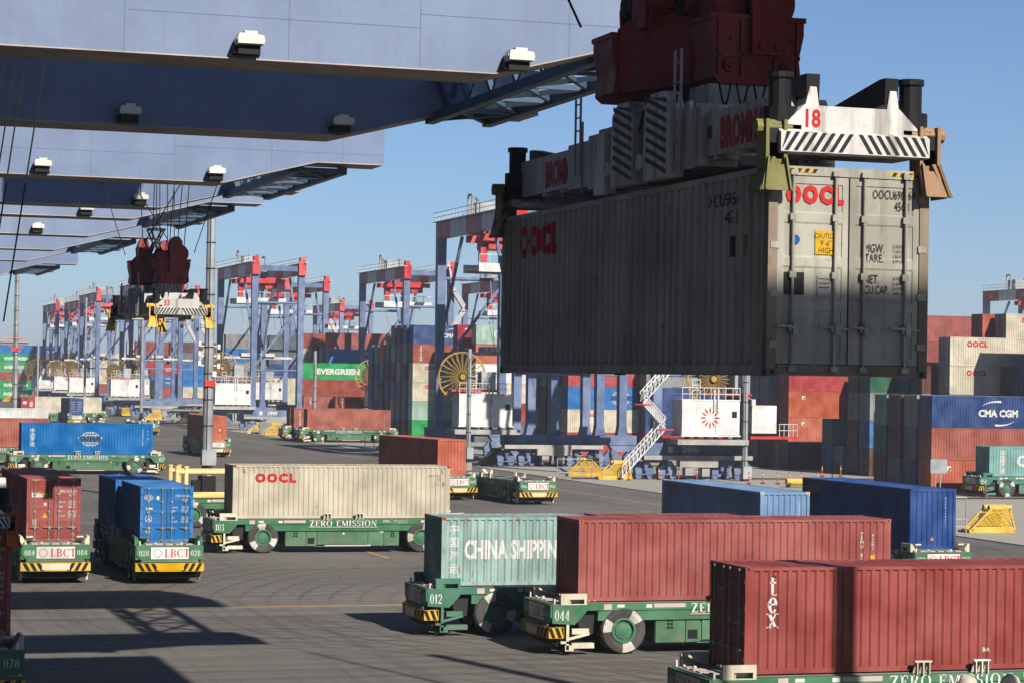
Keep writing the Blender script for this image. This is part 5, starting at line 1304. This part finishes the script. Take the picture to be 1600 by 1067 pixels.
# 084
agv('084', 12.57, 114.07, 90, 'green carrier 084 with cream guides facing the viewer under a maroon container')
b = box('maroon container with doors facing the viewer and a yellow logo on carrier 084', 12.57, 114.07, L40, HC, P['maroon'], 90)
decals(b, [('door', tx('btex', .22, .22, 2.05, .05, .9), TXW), ('door', ([(.25, 2.22), (.62, 2.17), (.62, 2.28)], [(0, 1, 2)]), TXY), ('door', xf(disc(.11, 16), 1, .83, 2.13), TXY), ('door', xf(rect(.12, .12), 1, .77, 1.66), TXW), ('door', ([(.68, 1.10), (.96, 1.10), (.82, 1.32)], [(0, 1, 2)]), TXY), ('door', xf(rect(.18, .28), 1, .27, .75), TXG), ('door', tx('BEAU 512745 0', .12, 1.50, 2.26, .005, .7), TXW), ('door', tx('45G1', .11, 1.9, 2.08, .005, .8), TXW), ('head', hazard(.2, HC-.085, .4, .06, 4), TXY), ('head', hazard(1.85, HC-.085, .4, .06, 4), TXY)]+
       [('door', tx(s_, .085, x, z, .005, .75), TXW) for s_, x, z in (('MAX GR', 1.42, 1.78), ('32500 KG', 1.87, 1.80), ('71650 LB', 1.87, 1.69), ('TARE', 1.42, 1.57), ('3870 KG', 1.87, 1.55), ('NET', 1.42, 1.36), ('28630 KG', 1.87, 1.34), ('63120 LB', 1.87, 1.23), ('CU CAP', 1.42, 1.14), ('76.4 CBM', 1.87, 1.12), ('22G1', 2.0, .3))])
# 078 at the left edge
agv('078', 5.5, 74.0, 90, 'carrier 078 in shade, cut by the lower left edge of the picture')
b = box('dark maroon container in shade cut by the lower left edge, under a spreader', 5.5, 73.7, L40, HC, P['maroon'], 90, z=2.12)
decals(b, [('door', tx('BMOU 455510 2', .13, 1.45, 2.42, .005, .75), TXW), ('door', tx('45G1', .12, 1.85, 2.2, .005, .8), TXW)]+[('door', tx(s_, .09, 1.87, z, .005, .75), TXW) for s_, z in (('32500 KG', 1.75), ('71650 LB', 1.62), ('3870 KG', 1.4), ('28630 KG', 1.2), ('63120 LB', 1.05))])
# cosco and its neighbours behind
agv('057', 28.56, 220.7, 0, 'green carrier under the bright blue COSCO container with a white globe')
b = box('bright blue COSCO SHIPPING container with a white globe on a carrier', 28.56, 220.7, L40, HC, P['blue'], 180)
decals(b, [('side+', xf(globe(), 1.35, L40*.52, HC/2, sx=1.35), TXW), ('side+', xf(rect(2.1, .56), 1, L40*.52-1.05, HC/2-.30), P['blue']), ('side+', tx('COSCO', .36, L40*.52, HC/2+.1, .05, 1.3, True), TXW), ('side+', tx('SHIPPING', .22, L40*.52, HC/2-.2, .04, 1.3, True), TXW)]+[('side+', f_, TXW) for f_ in vtx('中远海运', .34, 1.0, 2.2, .42, .012)]+[('side+', f_, TXW) for f_ in vtx('CSNU66120', .13, L40-.95, 2.3, .17, .02)]+[('side+', f_, TXW) for f_ in vtx('4 5 G 1', .13, L40-.5, 2.2, .17, .02)])
agv('033', 21.1, 240.0, 0, 'green carrier under the red-brown container at the left edge'); box('red-brown container at the left edge, partly behind the blue COSCO one', 21.1, 240.0, L40, HC, P['brown'], 0)
agv('091', 28.0, 302.0, 0, 'green carrier under the pale grey container at the left edge'); box('pale grey container at the left edge behind the left light pole', 28.0, 302.0, L40, HC, P['white'], 0)
agv('017', 43.9, 425.0, 90, 'far carrier under the small red container right of the left light pole'); b = box('small far red container showing its doors right of the left light pole', 43.9, 425.0, L40, HC, P['red'], 90)
decals(b, [('door', xf(rect(.7, .5), 1, .3, 1.7), TXW), ('door', xf(rect(.7, .25), 1, .3, .5), TXY), ('door', xf(rect(.6, .9), 1, 1.5, 1.2), TXP)])
agv('022', 52.4, 432.2, 0, 'far carrier under the long tan container, showing a bit of green'); box('long far tan container between the red and the dark navy ones', 52.4, 432.2, L40, HC, P['cream'], 0)
agv('039', 51.2, 415.5, 90, 'far carrier with yellow bumper under the dark navy container'); b = box('far dark navy container with white door lettering above the COSCO one', 51.2, 415.5, L40, HC, P['navy'], 90)
decals(b, [('door', xf(rect(.75, .1), 1, x, z), TXG) for x in (.25, 1.4) for z in (.6, 1.0, 1.4, 1.8, 2.2)]+[('door', ([(.75, .55), (1.0, .55), (.88, .8)], [(0, 1, 2)]), TXW)])
agv('070', 49.1, 271.2, 90, 'carrier under the orange-brown container half behind the big light pole'); b = box('orange-brown container half hidden by the big light pole', 49.1, 271.2, L40, HC, P['orange'], 270)
decals(b, [('front', xf(rect(.13, .3), 1, 1.6, .5), TXY), ('front', xf(rect(.13, .3), 1, 1.6, 1.1), TXW)])
agv('052', 55.3, 361.0, 90, 'empty far carrier peeking out right of the blue COSCO container')
agv('095', 29.9, 145.9, 0, 'empty green carrier behind the cream OOCL container carrying a yellow frame')
fr = thing('lifting_frame', 'yellow tubular frame standing on the empty carrier beside the big light pole', 'frame', (29.9, 145.9, 1.85))
PYEL = paint('frame_pale_yellow', (.88, .66, .26), .55, .6, .25)
for nm, y, z in (('rail', -1.3, .12), ('rail', -1.3, 1.62), ('rail', 1.3, .12), ('rail', 1.3, 1.62)):
    m = MB(); m.tube((-5.6, y, z), (6.6, y, z), .14, 12); obj('rail', m, PYEL, fr)
for x in (-5.5, -4.95, 5.5, 6.1):
    for y in (-1.3, 1.3):
        m = MB(); m.tube((x, y, 0.0), (x, y, 1.9), .14, 10); m.tube((x, y, 1.9), (x, y, 2.0), .17, 10); obj('post', m, PYEL, fr)
for x in (-5.2, 0, 5.8):
    m = MB(); m.tube((x, -1.3, .12), (x, 1.3, .12), .13, 8); obj('cross_tube', m, PYEL, fr)
agv('049', 50.9, 182.8, 98, 'carrier 049 under the rust-red container behind the cream OOCL container')
b = box('rust-red container with lit end on carrier 049 behind the cream OOCL container', 50.85, 183.2, L40, HC, P['orange'], 278)
decals(b, [('front', xf(rect(.09, .22), 1, 1.2, .45), TXY), ('front', xf(rect(.09, .18), 1, 1.95, .47), TXY)]+[('front', f_, TXP) for f_ in vtx('TEMU 77215', .09, 1.95, 2.4, .12)]+[('side+', f_, TXG) for f_ in vtx('TEXTAINER', .2, L40-1., 2.3, .2, .01)])
agv('066', 55.7, 176.4, 95, 'empty carrier 066 with its white sign facing the viewer')
agv('020', 53.27, 106.22, 90, 'carrier under the royal blue container, only guides and sign showing')
b = box('royal blue container with lit ribbed end, right one of the two navy ones', 53.27, 106.22, L40, HC, paint('paint_royal_blue', (.012, .062, .25), .42, .2, .05), 270)
decals(b, [('front', f_, TXW) for f_ in vtx('GCXU540271', .1, 1.9, 2.45, .15, .01)]+[('front', ([(1.12, .42), (1.28, .42), (1.2, .62)], [(0, 1, 2)]), TXY), ('front', hazard(.22, HC-.09, .35, .06, 3), TXW), ('front', hazard(1.85, HC-.09, .35, .06, 3), TXW), ('side-', tx('GESEACO', .5, .55, 2.2, .02, .55), TXGOLD)])
agv('026', 44.11, 103.09, 90, 'carrier hidden under the pale blue ended container')
b = box('navy container with pale blue ribbed end, left one of the two navy ones', 44.11, 103.09, L40, HC, P['paleblue'], 270, cast=P['cream'])
b.children[0].material_slots[0].material = P['paleblue']
decals(b, [('front', f_, TXW) for f_ in vtx('GCXU541', .1, 1.95, 2.35, .15, .01)]+[('front', hazard(.22, HC-.09, .35, .06, 3), TXW), ('front', hazard(1.85, HC-.09, .35, .06, 3), TXW), ('side-', tx('GESEACO', .5, .55, 2.2, .02, .55), TXGOLD)])
agv('013', 79.0, 324.5, 0, 'carrier at the yard edge under the long red-brown container'); b = box('long red-brown container at the yard edge below the green EVERGREEN one', 79.0, 324.5, L40, HC, P['brown'], 180)
decals(b, [('side+', f_, TXP) for f_ in vtx('TGBU 5521', .14, L40-.9, 2.2, .2, .01)])
agv('008', 78.4, 333.2, 0, 'carrier at the yard edge behind, with one large wheel showing'); b = box('red-brown container with upright lettering behind the long one at the yard edge', 78.4, 333.2, L40, HC, P['brown'], 0)
decals(b, [('side-', f_, TXW) for f_ in vtx('TRITON', .3, 1.5, 2.3, .36, .02)])
agv('054', 107.4, 181.5, 0, 'shaded carrier 054 at the right edge under a teal container', green=AGT, gm=AGT); b = box('teal container with white lettering half in shade at the right edge', 107.4, 181.5, L40, HS_, P['teal'], 0)
decals(b, [('side-', f_, TXW) for f_ in vtx('中国海运', .42, 1.3, 2.0, .5, .012)]+[('side-', tx('CHINA SHIPPING', .95, 2.75, .9, .03, .9), TXW)])
# spreaders
spreader('18', (14.24, 35.41, 12.70), 'dirty white spreader 18 under a dark red headblock gripping the raised container', ropes_up(8.4), [OLIVE, OLIVE, RUSTY, RUSTY])
spreader('33', (16.45, 103.6, 11.93), 'far empty spreader 33 with yellow corner guides hanging at the left', ropes_up(8.0), [YEL]*4)
sp3 = spreader('27', (5.5, 73.7, 5.03), 'spreader with orange corner guide resting on the shaded container at the left edge', [], [ORANGE]*4)
for (a, b_) in (((1.7, -7.7, 13.4), (.7, -7.7, 6)), ((1.15, -7.7, 13.4), (.2, -7.7, 6)), ((.9, -7.7, 13.4), (-.1, -7.7, 6)), ((.6, -7.7, 13.4), (-.4, -7.7, 6))):
    r = MB(); r.tube(a, b_, .025, 6); obj('hoist_rope', r, ROPE, sp3)

# ---------------------------------------------------------------- yard furniture
def barrier_parts():
    f = MB(); s = MB(); wd = 1.0
    for y in (0, wd):
        f.beam((0, y, .08), (3.4, y, .08), .1, .16); f.beam((0, y, .1), (1.65, y, 1.62), .12, .1); f.beam((3.4, y, .08), (3.0, y, 1.62), .12, .1); f.beam((1.6, y, 1.62), (3.05, y, 1.62), .1, .14)
        f.box(.3, 3.3, y-.03, y+.03, .16, .42)
    f.box(0, .2, 0, wd, 0, .25); f.box(3.2, 3.4, 0, wd, 0, .25)
    ro = MB(); ro.tube((1.5, .15, 1.66), (3.15, .15, 1.66), .17, 12); ro.tube((1.5, wd-.15, 1.66), (3.15, wd-.15, 1.66), .17, 12)
    sl = []
    for k in range(18):
        x = .5+k*.19; m = MB(); x1 = x-.02; 
        a = (x, .46); b = (max(x-1.05, .1), 1.55)
        # clip to the wedge outline
        def inside(p): return p[1] <= .1+(p[0])*1.52/1.65-.02 and p[0] <= 3.4-(p[1]/1.62)*.4 - .06
        pts = [(a[0]+(b[0]-a[0])*i/20, a[1]+(b[1]-a[1])*i/20) for i in range(21)]; pts = [q for q in pts if inside(q)]
        if len(pts) > 1:
            for y in (-.02, wd+.02): m.beam((pts[0][0], y, pts[0][1]), (pts[-1][0], y, pts[-1][1]), .05, .085)
            sl.append(m.mesh('slat'))
    return f.mesh('frame'), ro.mesh('roller'), sl
BF, BR_, BS = barrier_parts()
proto = None
BARR = [(75.0, 136.0, 'yellow slatted barrier at the right edge beside the navy container'), (76.2, 210.6, 'yellow slatted barrier at the foot of the zigzag stair of crane 24W'), (75.6, 217.6, 'yellow slatted barrier just behind the one at the stair foot'),
        (74.8, 324.2, 'yellow slatted barrier under the long red-brown container'), (73.6, 358.4, 'yellow slatted barrier right of the orange-brown container by crane 19W'), (72.6, 365.0, 'yellow slatted barrier half behind the one by crane 19W'),
        (75.4, 292.8, 'yellow slatted barrier just left of the rust-red container'), (75.2, 246.3, 'yellow slatted barrier showing right of the rust-red container'), (70.4, 539.9, 'yellow slatted barrier right of the far navy container'),
        (71.4, 505.4, 'yellow slatted barrier in the row left of the far light pole'), (71.4, 462.5, 'yellow slatted barrier just right of the far light pole'), (72.7, 431.9, 'yellow slatted barrier left of the orange-brown container'), (66.0, 701.0, 'tiny yellow slatted barrier at the left edge')]
for U, V, lab in BARR:
    if proto is None:
        proto = o = thing('impact_barrier', lab, 'barrier', (U, V, .07), 0, 'yellow barriers along the yard edge')
        obj('frame', BF, YEL, o); obj('roller', BR_, YEL, o)
        for s_ in BS: obj('slat', s_, YEL, o)
    else: o = copy_tree(proto); o['label'] = lab; o.location = (U, V, .07)
# light masts
def pole(label, U, V, h, r0, r1, boxes=(), bands=True, group='light masts and camera poles'):
    t = thing('light_mast', label, 'pole', (U, V, 0), 0, group)
    m = MB(); m.tube((0, 0, 0), (0, 0, h), r0, 16, 0, r1); o = smooth(obj('mast', m, GALV, t), 60)
    m = MB(); m.tube((0, 0, 0), (0, 0, .8), r0*1.6, 12); obj('footing', m, CONC, t)
    for (z0, z1, wd) in boxes:
        m = MB(); m.box(-wd, wd, -r0-.5, -r0*.6, z0, z1); obj('control_box', m, GALV, t)
    if bands:
        m = MB()
        for z in [2+i*1.9 for i in range(int((h-3)/1.9))]:
            rr = r0+(r1-r0)*z/h; m.tube((0, 0, z), (0, 0, z+.08), rr+.03, 14)
        m.tube((-r0*.3, -r0*1.02, 1), (-r1*.3, -r1*1.05, h-1), .035, 5); obj('cable_band', m, DARK, t)
    return t
big = pole('tall thick grey light mast left of centre standing behind the empty green carrier', 30.53, 168.2, 30, .40, .28, [(3.0, 4.1, .52)])
m = MB(); m.box(-.5, .5, -1.0, .9, .5, 2.2); m.tube((-.9, -.6, .9), (.9, -.6, .9), .1, 8); m.box(-1.2, -.6, -.9, -.2, .6, 1.9); obj('cable_junction', m, BLK, big)
m = MB()
for z in (10.2, 10.9, 11.6): m.tube((-.75, 0, z), (.75, 0, z), .05, 6); m.box(-.8, -.6, -.15, .15, z, z+.35); m.box(.6, .8, -.15, .15, z-.2, z+.15)
m.box(.2, .5, -.42, -.2, 9.4, 9.8); obj('camera_bracket', m, LAMPW, big)
m = MB(); m.box(-.36, .36, -.5, -.36, 8.7, 9.15); obj('beacon', m, ASR, big)
lp = pole('tall grey light mast at the left edge behind the pale grey container', 30.5, 307.5, 27, .36, .26)
m = MB()
for z in (12.6, 13.6): m.tube((-1., 0, z), (1., 0, z), .06, 6)
m.box(-.55, .55, -.5, -.3, 12.0, 12.5); obj('beacon', m, ASR, lp)
m = MB(); m.box(.45, .75, -.4, -.2, 9.2, 10.2); m.box(-.8, -.5, -.3, 0, 17.6, 18.2); obj('camera_bracket', m, GALV, lp)
pole('grey camera pole in front of the white house of the nearest yard crane', 69.6, 232.5, 12.6, .28, .2, [(1.2, 2.4, .35)])
p11 = pole('grey camera pole rising beside the white cabin of crane 24W', 90.5, 208.6, 12.6, .29, .24, [(.3, 1.5, .45)])
m = MB(); m.box(.5, .9, -.4, -.1, 7.4, 8.0); m.tube((.2, 0, 8.2), (.7, -.2, 7.9), .04, 6); obj('sign_box', m, ASW, p11)
pole('grey camera pole in front of the green EVERGREEN container', 74.4, 325.6, 13.0, .29, .24, [(.6, 2.0, .4)])
for U, V, lab, h in ((69.6, 456, 'slim far pole left of the zigzag stair near the hanging spreader', 26), (68.2, 531, 'slim far pole between the two left yard cranes', 26), (69.5, 640, 'short slim far pole in front of the left brown stack', 17)): pole(lab, U, V, h, .3, .22, bands=False)
pole('thick light mast right of the picture casting the dark stripe across the tex container', 33.75, 37.0, 30, .36, .30, bands=False)
pole('slim mast right of the picture casting a thin line of shadow on the asphalt', 30.0, 37.0, 31, .13, .08, bands=False)
# orange delineator posts and cones
m = MB(); m.tube((0, 0, 0), (0, 0, 1.15), .06, 8); dl = m.mesh('post'); m = MB(); m.tube((0, 0, 0), (0, 0, .09), .22, 10); db = m.mesh('base'); m = MB(); m.tube((0, 0, .75), (0, 0, .9), .065, 8); dw = m.mesh('band')
DEL = [(88.2, 202.2), (90.2, 203.5), (91.2, 202.3), (92.4, 202.3), (93.7, 202.4), (95.4, 202.4), (97.0, 202.6), (103.7, 219), (105.9, 219.2), (108, 214), (110.5, 210), (82.9, 217.5), (82.3, 213.4), (82.4, 210.7), (84.6, 211.0), (87.8, 213.7), (86.2, 210.2), (78.9, 209.6), (81.3, 144.6), (83.0, 141.0)]
first = None
DL = ['just left of the camera pole by the cabin', 'right of the camera pole by the cabin']
for i, (U, V) in enumerate(DEL):
    if first is None:
        first = o = thing('delineator_post', '', 'post', (U, V, .07), 0, 'orange posts along the yard rails'); obj('post', dl, ORG, o); obj('base', db, BLK, o); obj('band', dw, TXW, o)
    else: o = copy_tree(first); o.location = (U, V, .07)
    o['label'] = 'thin orange delineator post on the pale concrete, %s from the right end of its row' % OR_[len(DEL)-1-i]
def cone(label, U, V):
    t = thing('traffic_cone', label, 'cone', (U, V, .07)); m = MB(); m.tube((0, 0, .04), (0, 0, 1.1), .2, 14, 0, .04); smooth(obj('cone', m, ORG, t)); m = MB(); m.box(-.32, .32, -.32, .32, 0, .05); obj('base', m, BLK, t); m = MB(); m.tube((0, 0, .55), (0, 0, .75), .137, 14, 0, .104); obj('band', m, TXW, t)
cone('orange traffic cone right of the yellow barrier at the right edge', 79.6, 134.6); cone('orange traffic cone behind the navy container near the gate posts', 73.6, 138.0)
for U, lab in ((28.7, 'cream round-topped post at the bottom edge in front of the tex carrier'), (29.9, 'second cream round-topped post at the bottom edge, nearer the right corner')):
    t = thing('guard_post', lab, 'post', (U, 52.0, 0)); m = MB(); m.tube((0, 0, 0), (0, 0, 2.25), .27, 16); smooth(obj('post', m, CREAM, t)); m = MB(); m.tube((0, 0, 2.25), (0, 0, 2.42), .27, 16, 0, .19); m.tube((0, 0, 2.42), (0, 0, 2.5), .19, 16, 0, .06); smooth(obj('cap', m, CREAM, t), 60)
# crane rails and small fittings on the concrete
for v0, lab in ((212, 'crane rail on rusty ballast under crane 24W'), (242.5, 'crane rail on rusty ballast under crane 23L'), (388, 'crane rail on rusty ballast under crane 19W'), (177, 'crane rail on rusty ballast behind the cone by the yellow barrier')):
    t = thing('crane_rail', lab, 'rail', (74, v0, 0)); m = MB(); m.box(0, 230, -.07, .07, .10, .20); obj('rail', m, DARK, t); m = MB(); m.box(0, 230, -.5, .5, .062, .10); obj('ballast', m, paint('rusty_ballast', (.17, .10, .07), .9, .5, .4), t)
def cabinet(label, U, V, s=1.):
    t = thing('utility_cabinet', label, 'cabinet', (U, V, .07)); m = MB(); m.box(0, 1.5*s, 0, .7, 0, 2.1*s); obj('body', m, GALV, t); m = MB(); m.box(.1, .7*s, -.03, 0, .15, 2.0*s); m.box(.8*s, 1.4*s, -.03, 0, .15, 2.0*s); obj('cabinet_door', m, SHED, t); m = MB(); m.box(-.1, 1.5*s+.1, -.1, .8, 2.1*s, 2.1*s+.06); obj('roof', m, GALV, t)
cabinet('grey utility cabinet left of the yellow barrier at the right edge', 72.9, 137.0, 1.0); cabinet('grey utility cabinet between the two stair-foot barriers', 77.6, 221.0, .9); cabinet('grey utility cabinet on the concrete by crane 19W', 74.0, 362.0, .9)
def fence(label, U, V, n, stp, hh=1.5):
    t = thing('guard_rail', label, 'railing', (U, V, .07))
    for k in range(n): m = MB(); m.tube((k*stp, 0, 0), (k*stp, 0, hh), .05, 6); obj('post', m, GALV, t)
    for z in (.5, 1.0, hh): m = MB(); m.tube((0, 0, z), ((n-1)*stp, 0, z), .04, 6); obj('rail', m, GALV, t)
fence('grey gate posts and railing beside the royal blue container', 71.6, 134.6, 4, .8, 2.4); fence('grey railing in front of the rear stair-foot barrier', 73.4, 214.8, 4, 1.2, 1.8); fence('grey railing left of the barrier by crane 19W', 70.8, 357, 4, 1.2, 2.0); fence('grey railing left of the barrier near the rust-red container', 73.0, 290, 4, 1.2, 2.2)
t = thing('signal_sign', 'small white lane sign on a post above the gate by the royal blue container', 'sign', (72.6, 136.2, .07)); m = MB(); m.tube((0, 0, 0), (0, 0, 4.0), .05, 6); m.tube((.35, 0, 0), (.35, 0, 4.0), .05, 6); obj('post', m, GALV, t); m = MB(); m.box(-.4, .8, -.06, .06, 3.9, 4.8); obj('panel', m, GALV, t)
# yellow round bumpers
for U, V, lab in ((89.4, 196.4, 'yellow roller bumper behind the pale blue ended container, left one'), (92.0, 195.0, 'yellow roller bumper behind the pale blue ended container, right one')):
    t = thing('roller_bumper', lab, 'bumper', (U, V, .07)); m = MB(); m.tube((0, 0, .5), (2.1, 0, .5), .32, 12); obj('roller', m, YEL, t); m = MB(); m.box(.1, .3, -.3, .3, 0, .5); m.box(1.8, 2.0, -.3, .3, 0, .5); obj('foot', m, DARK, t)
# green carrier racks at the far yard edge
for i, (U, V, lab) in enumerate(((74.0, 446.0, 'green container rack at the yard edge right of the far light pole'), (76.0, 470.0, 'green container rack farther back left of the orange-brown container'))):
    t = thing('container_rack', lab, 'rack', (U, V, .07))
    for y in (0, 2.6):
        m = MB(); m.box(0, 13, y-.2, y+.2, 1.7, 2.05); obj('beam', m, AG if i == 0 else DECK, t)
        for x in (.6, 6.5, 12.4): m = MB(); m.box(x-.15, x+.15, y-.15, y+.15, 0, 1.7); obj('leg', m, GALV, t)

# ---------------------------------------------------------------- the air
m = bpy.data.materials.new('haze'); m.use_nodes = True; t = m.node_tree; t.nodes.remove(t.nodes['Principled BSDF'])
pv = t.nodes.new('ShaderNodeVolumePrincipled'); pv.inputs['Color'].default_value = (.78, .87, 1., 1); pv.inputs['Density'].default_value = .00022; pv.inputs['Anisotropy'].default_value = .2
t.links.new(pv.outputs[0], t.nodes['Material Output'].inputs['Volume'])
g = MB(); g.box(-3100, 3100, -340, 4400, -1.4, 92); hz = obj('haze', g, m, kind='stuff')
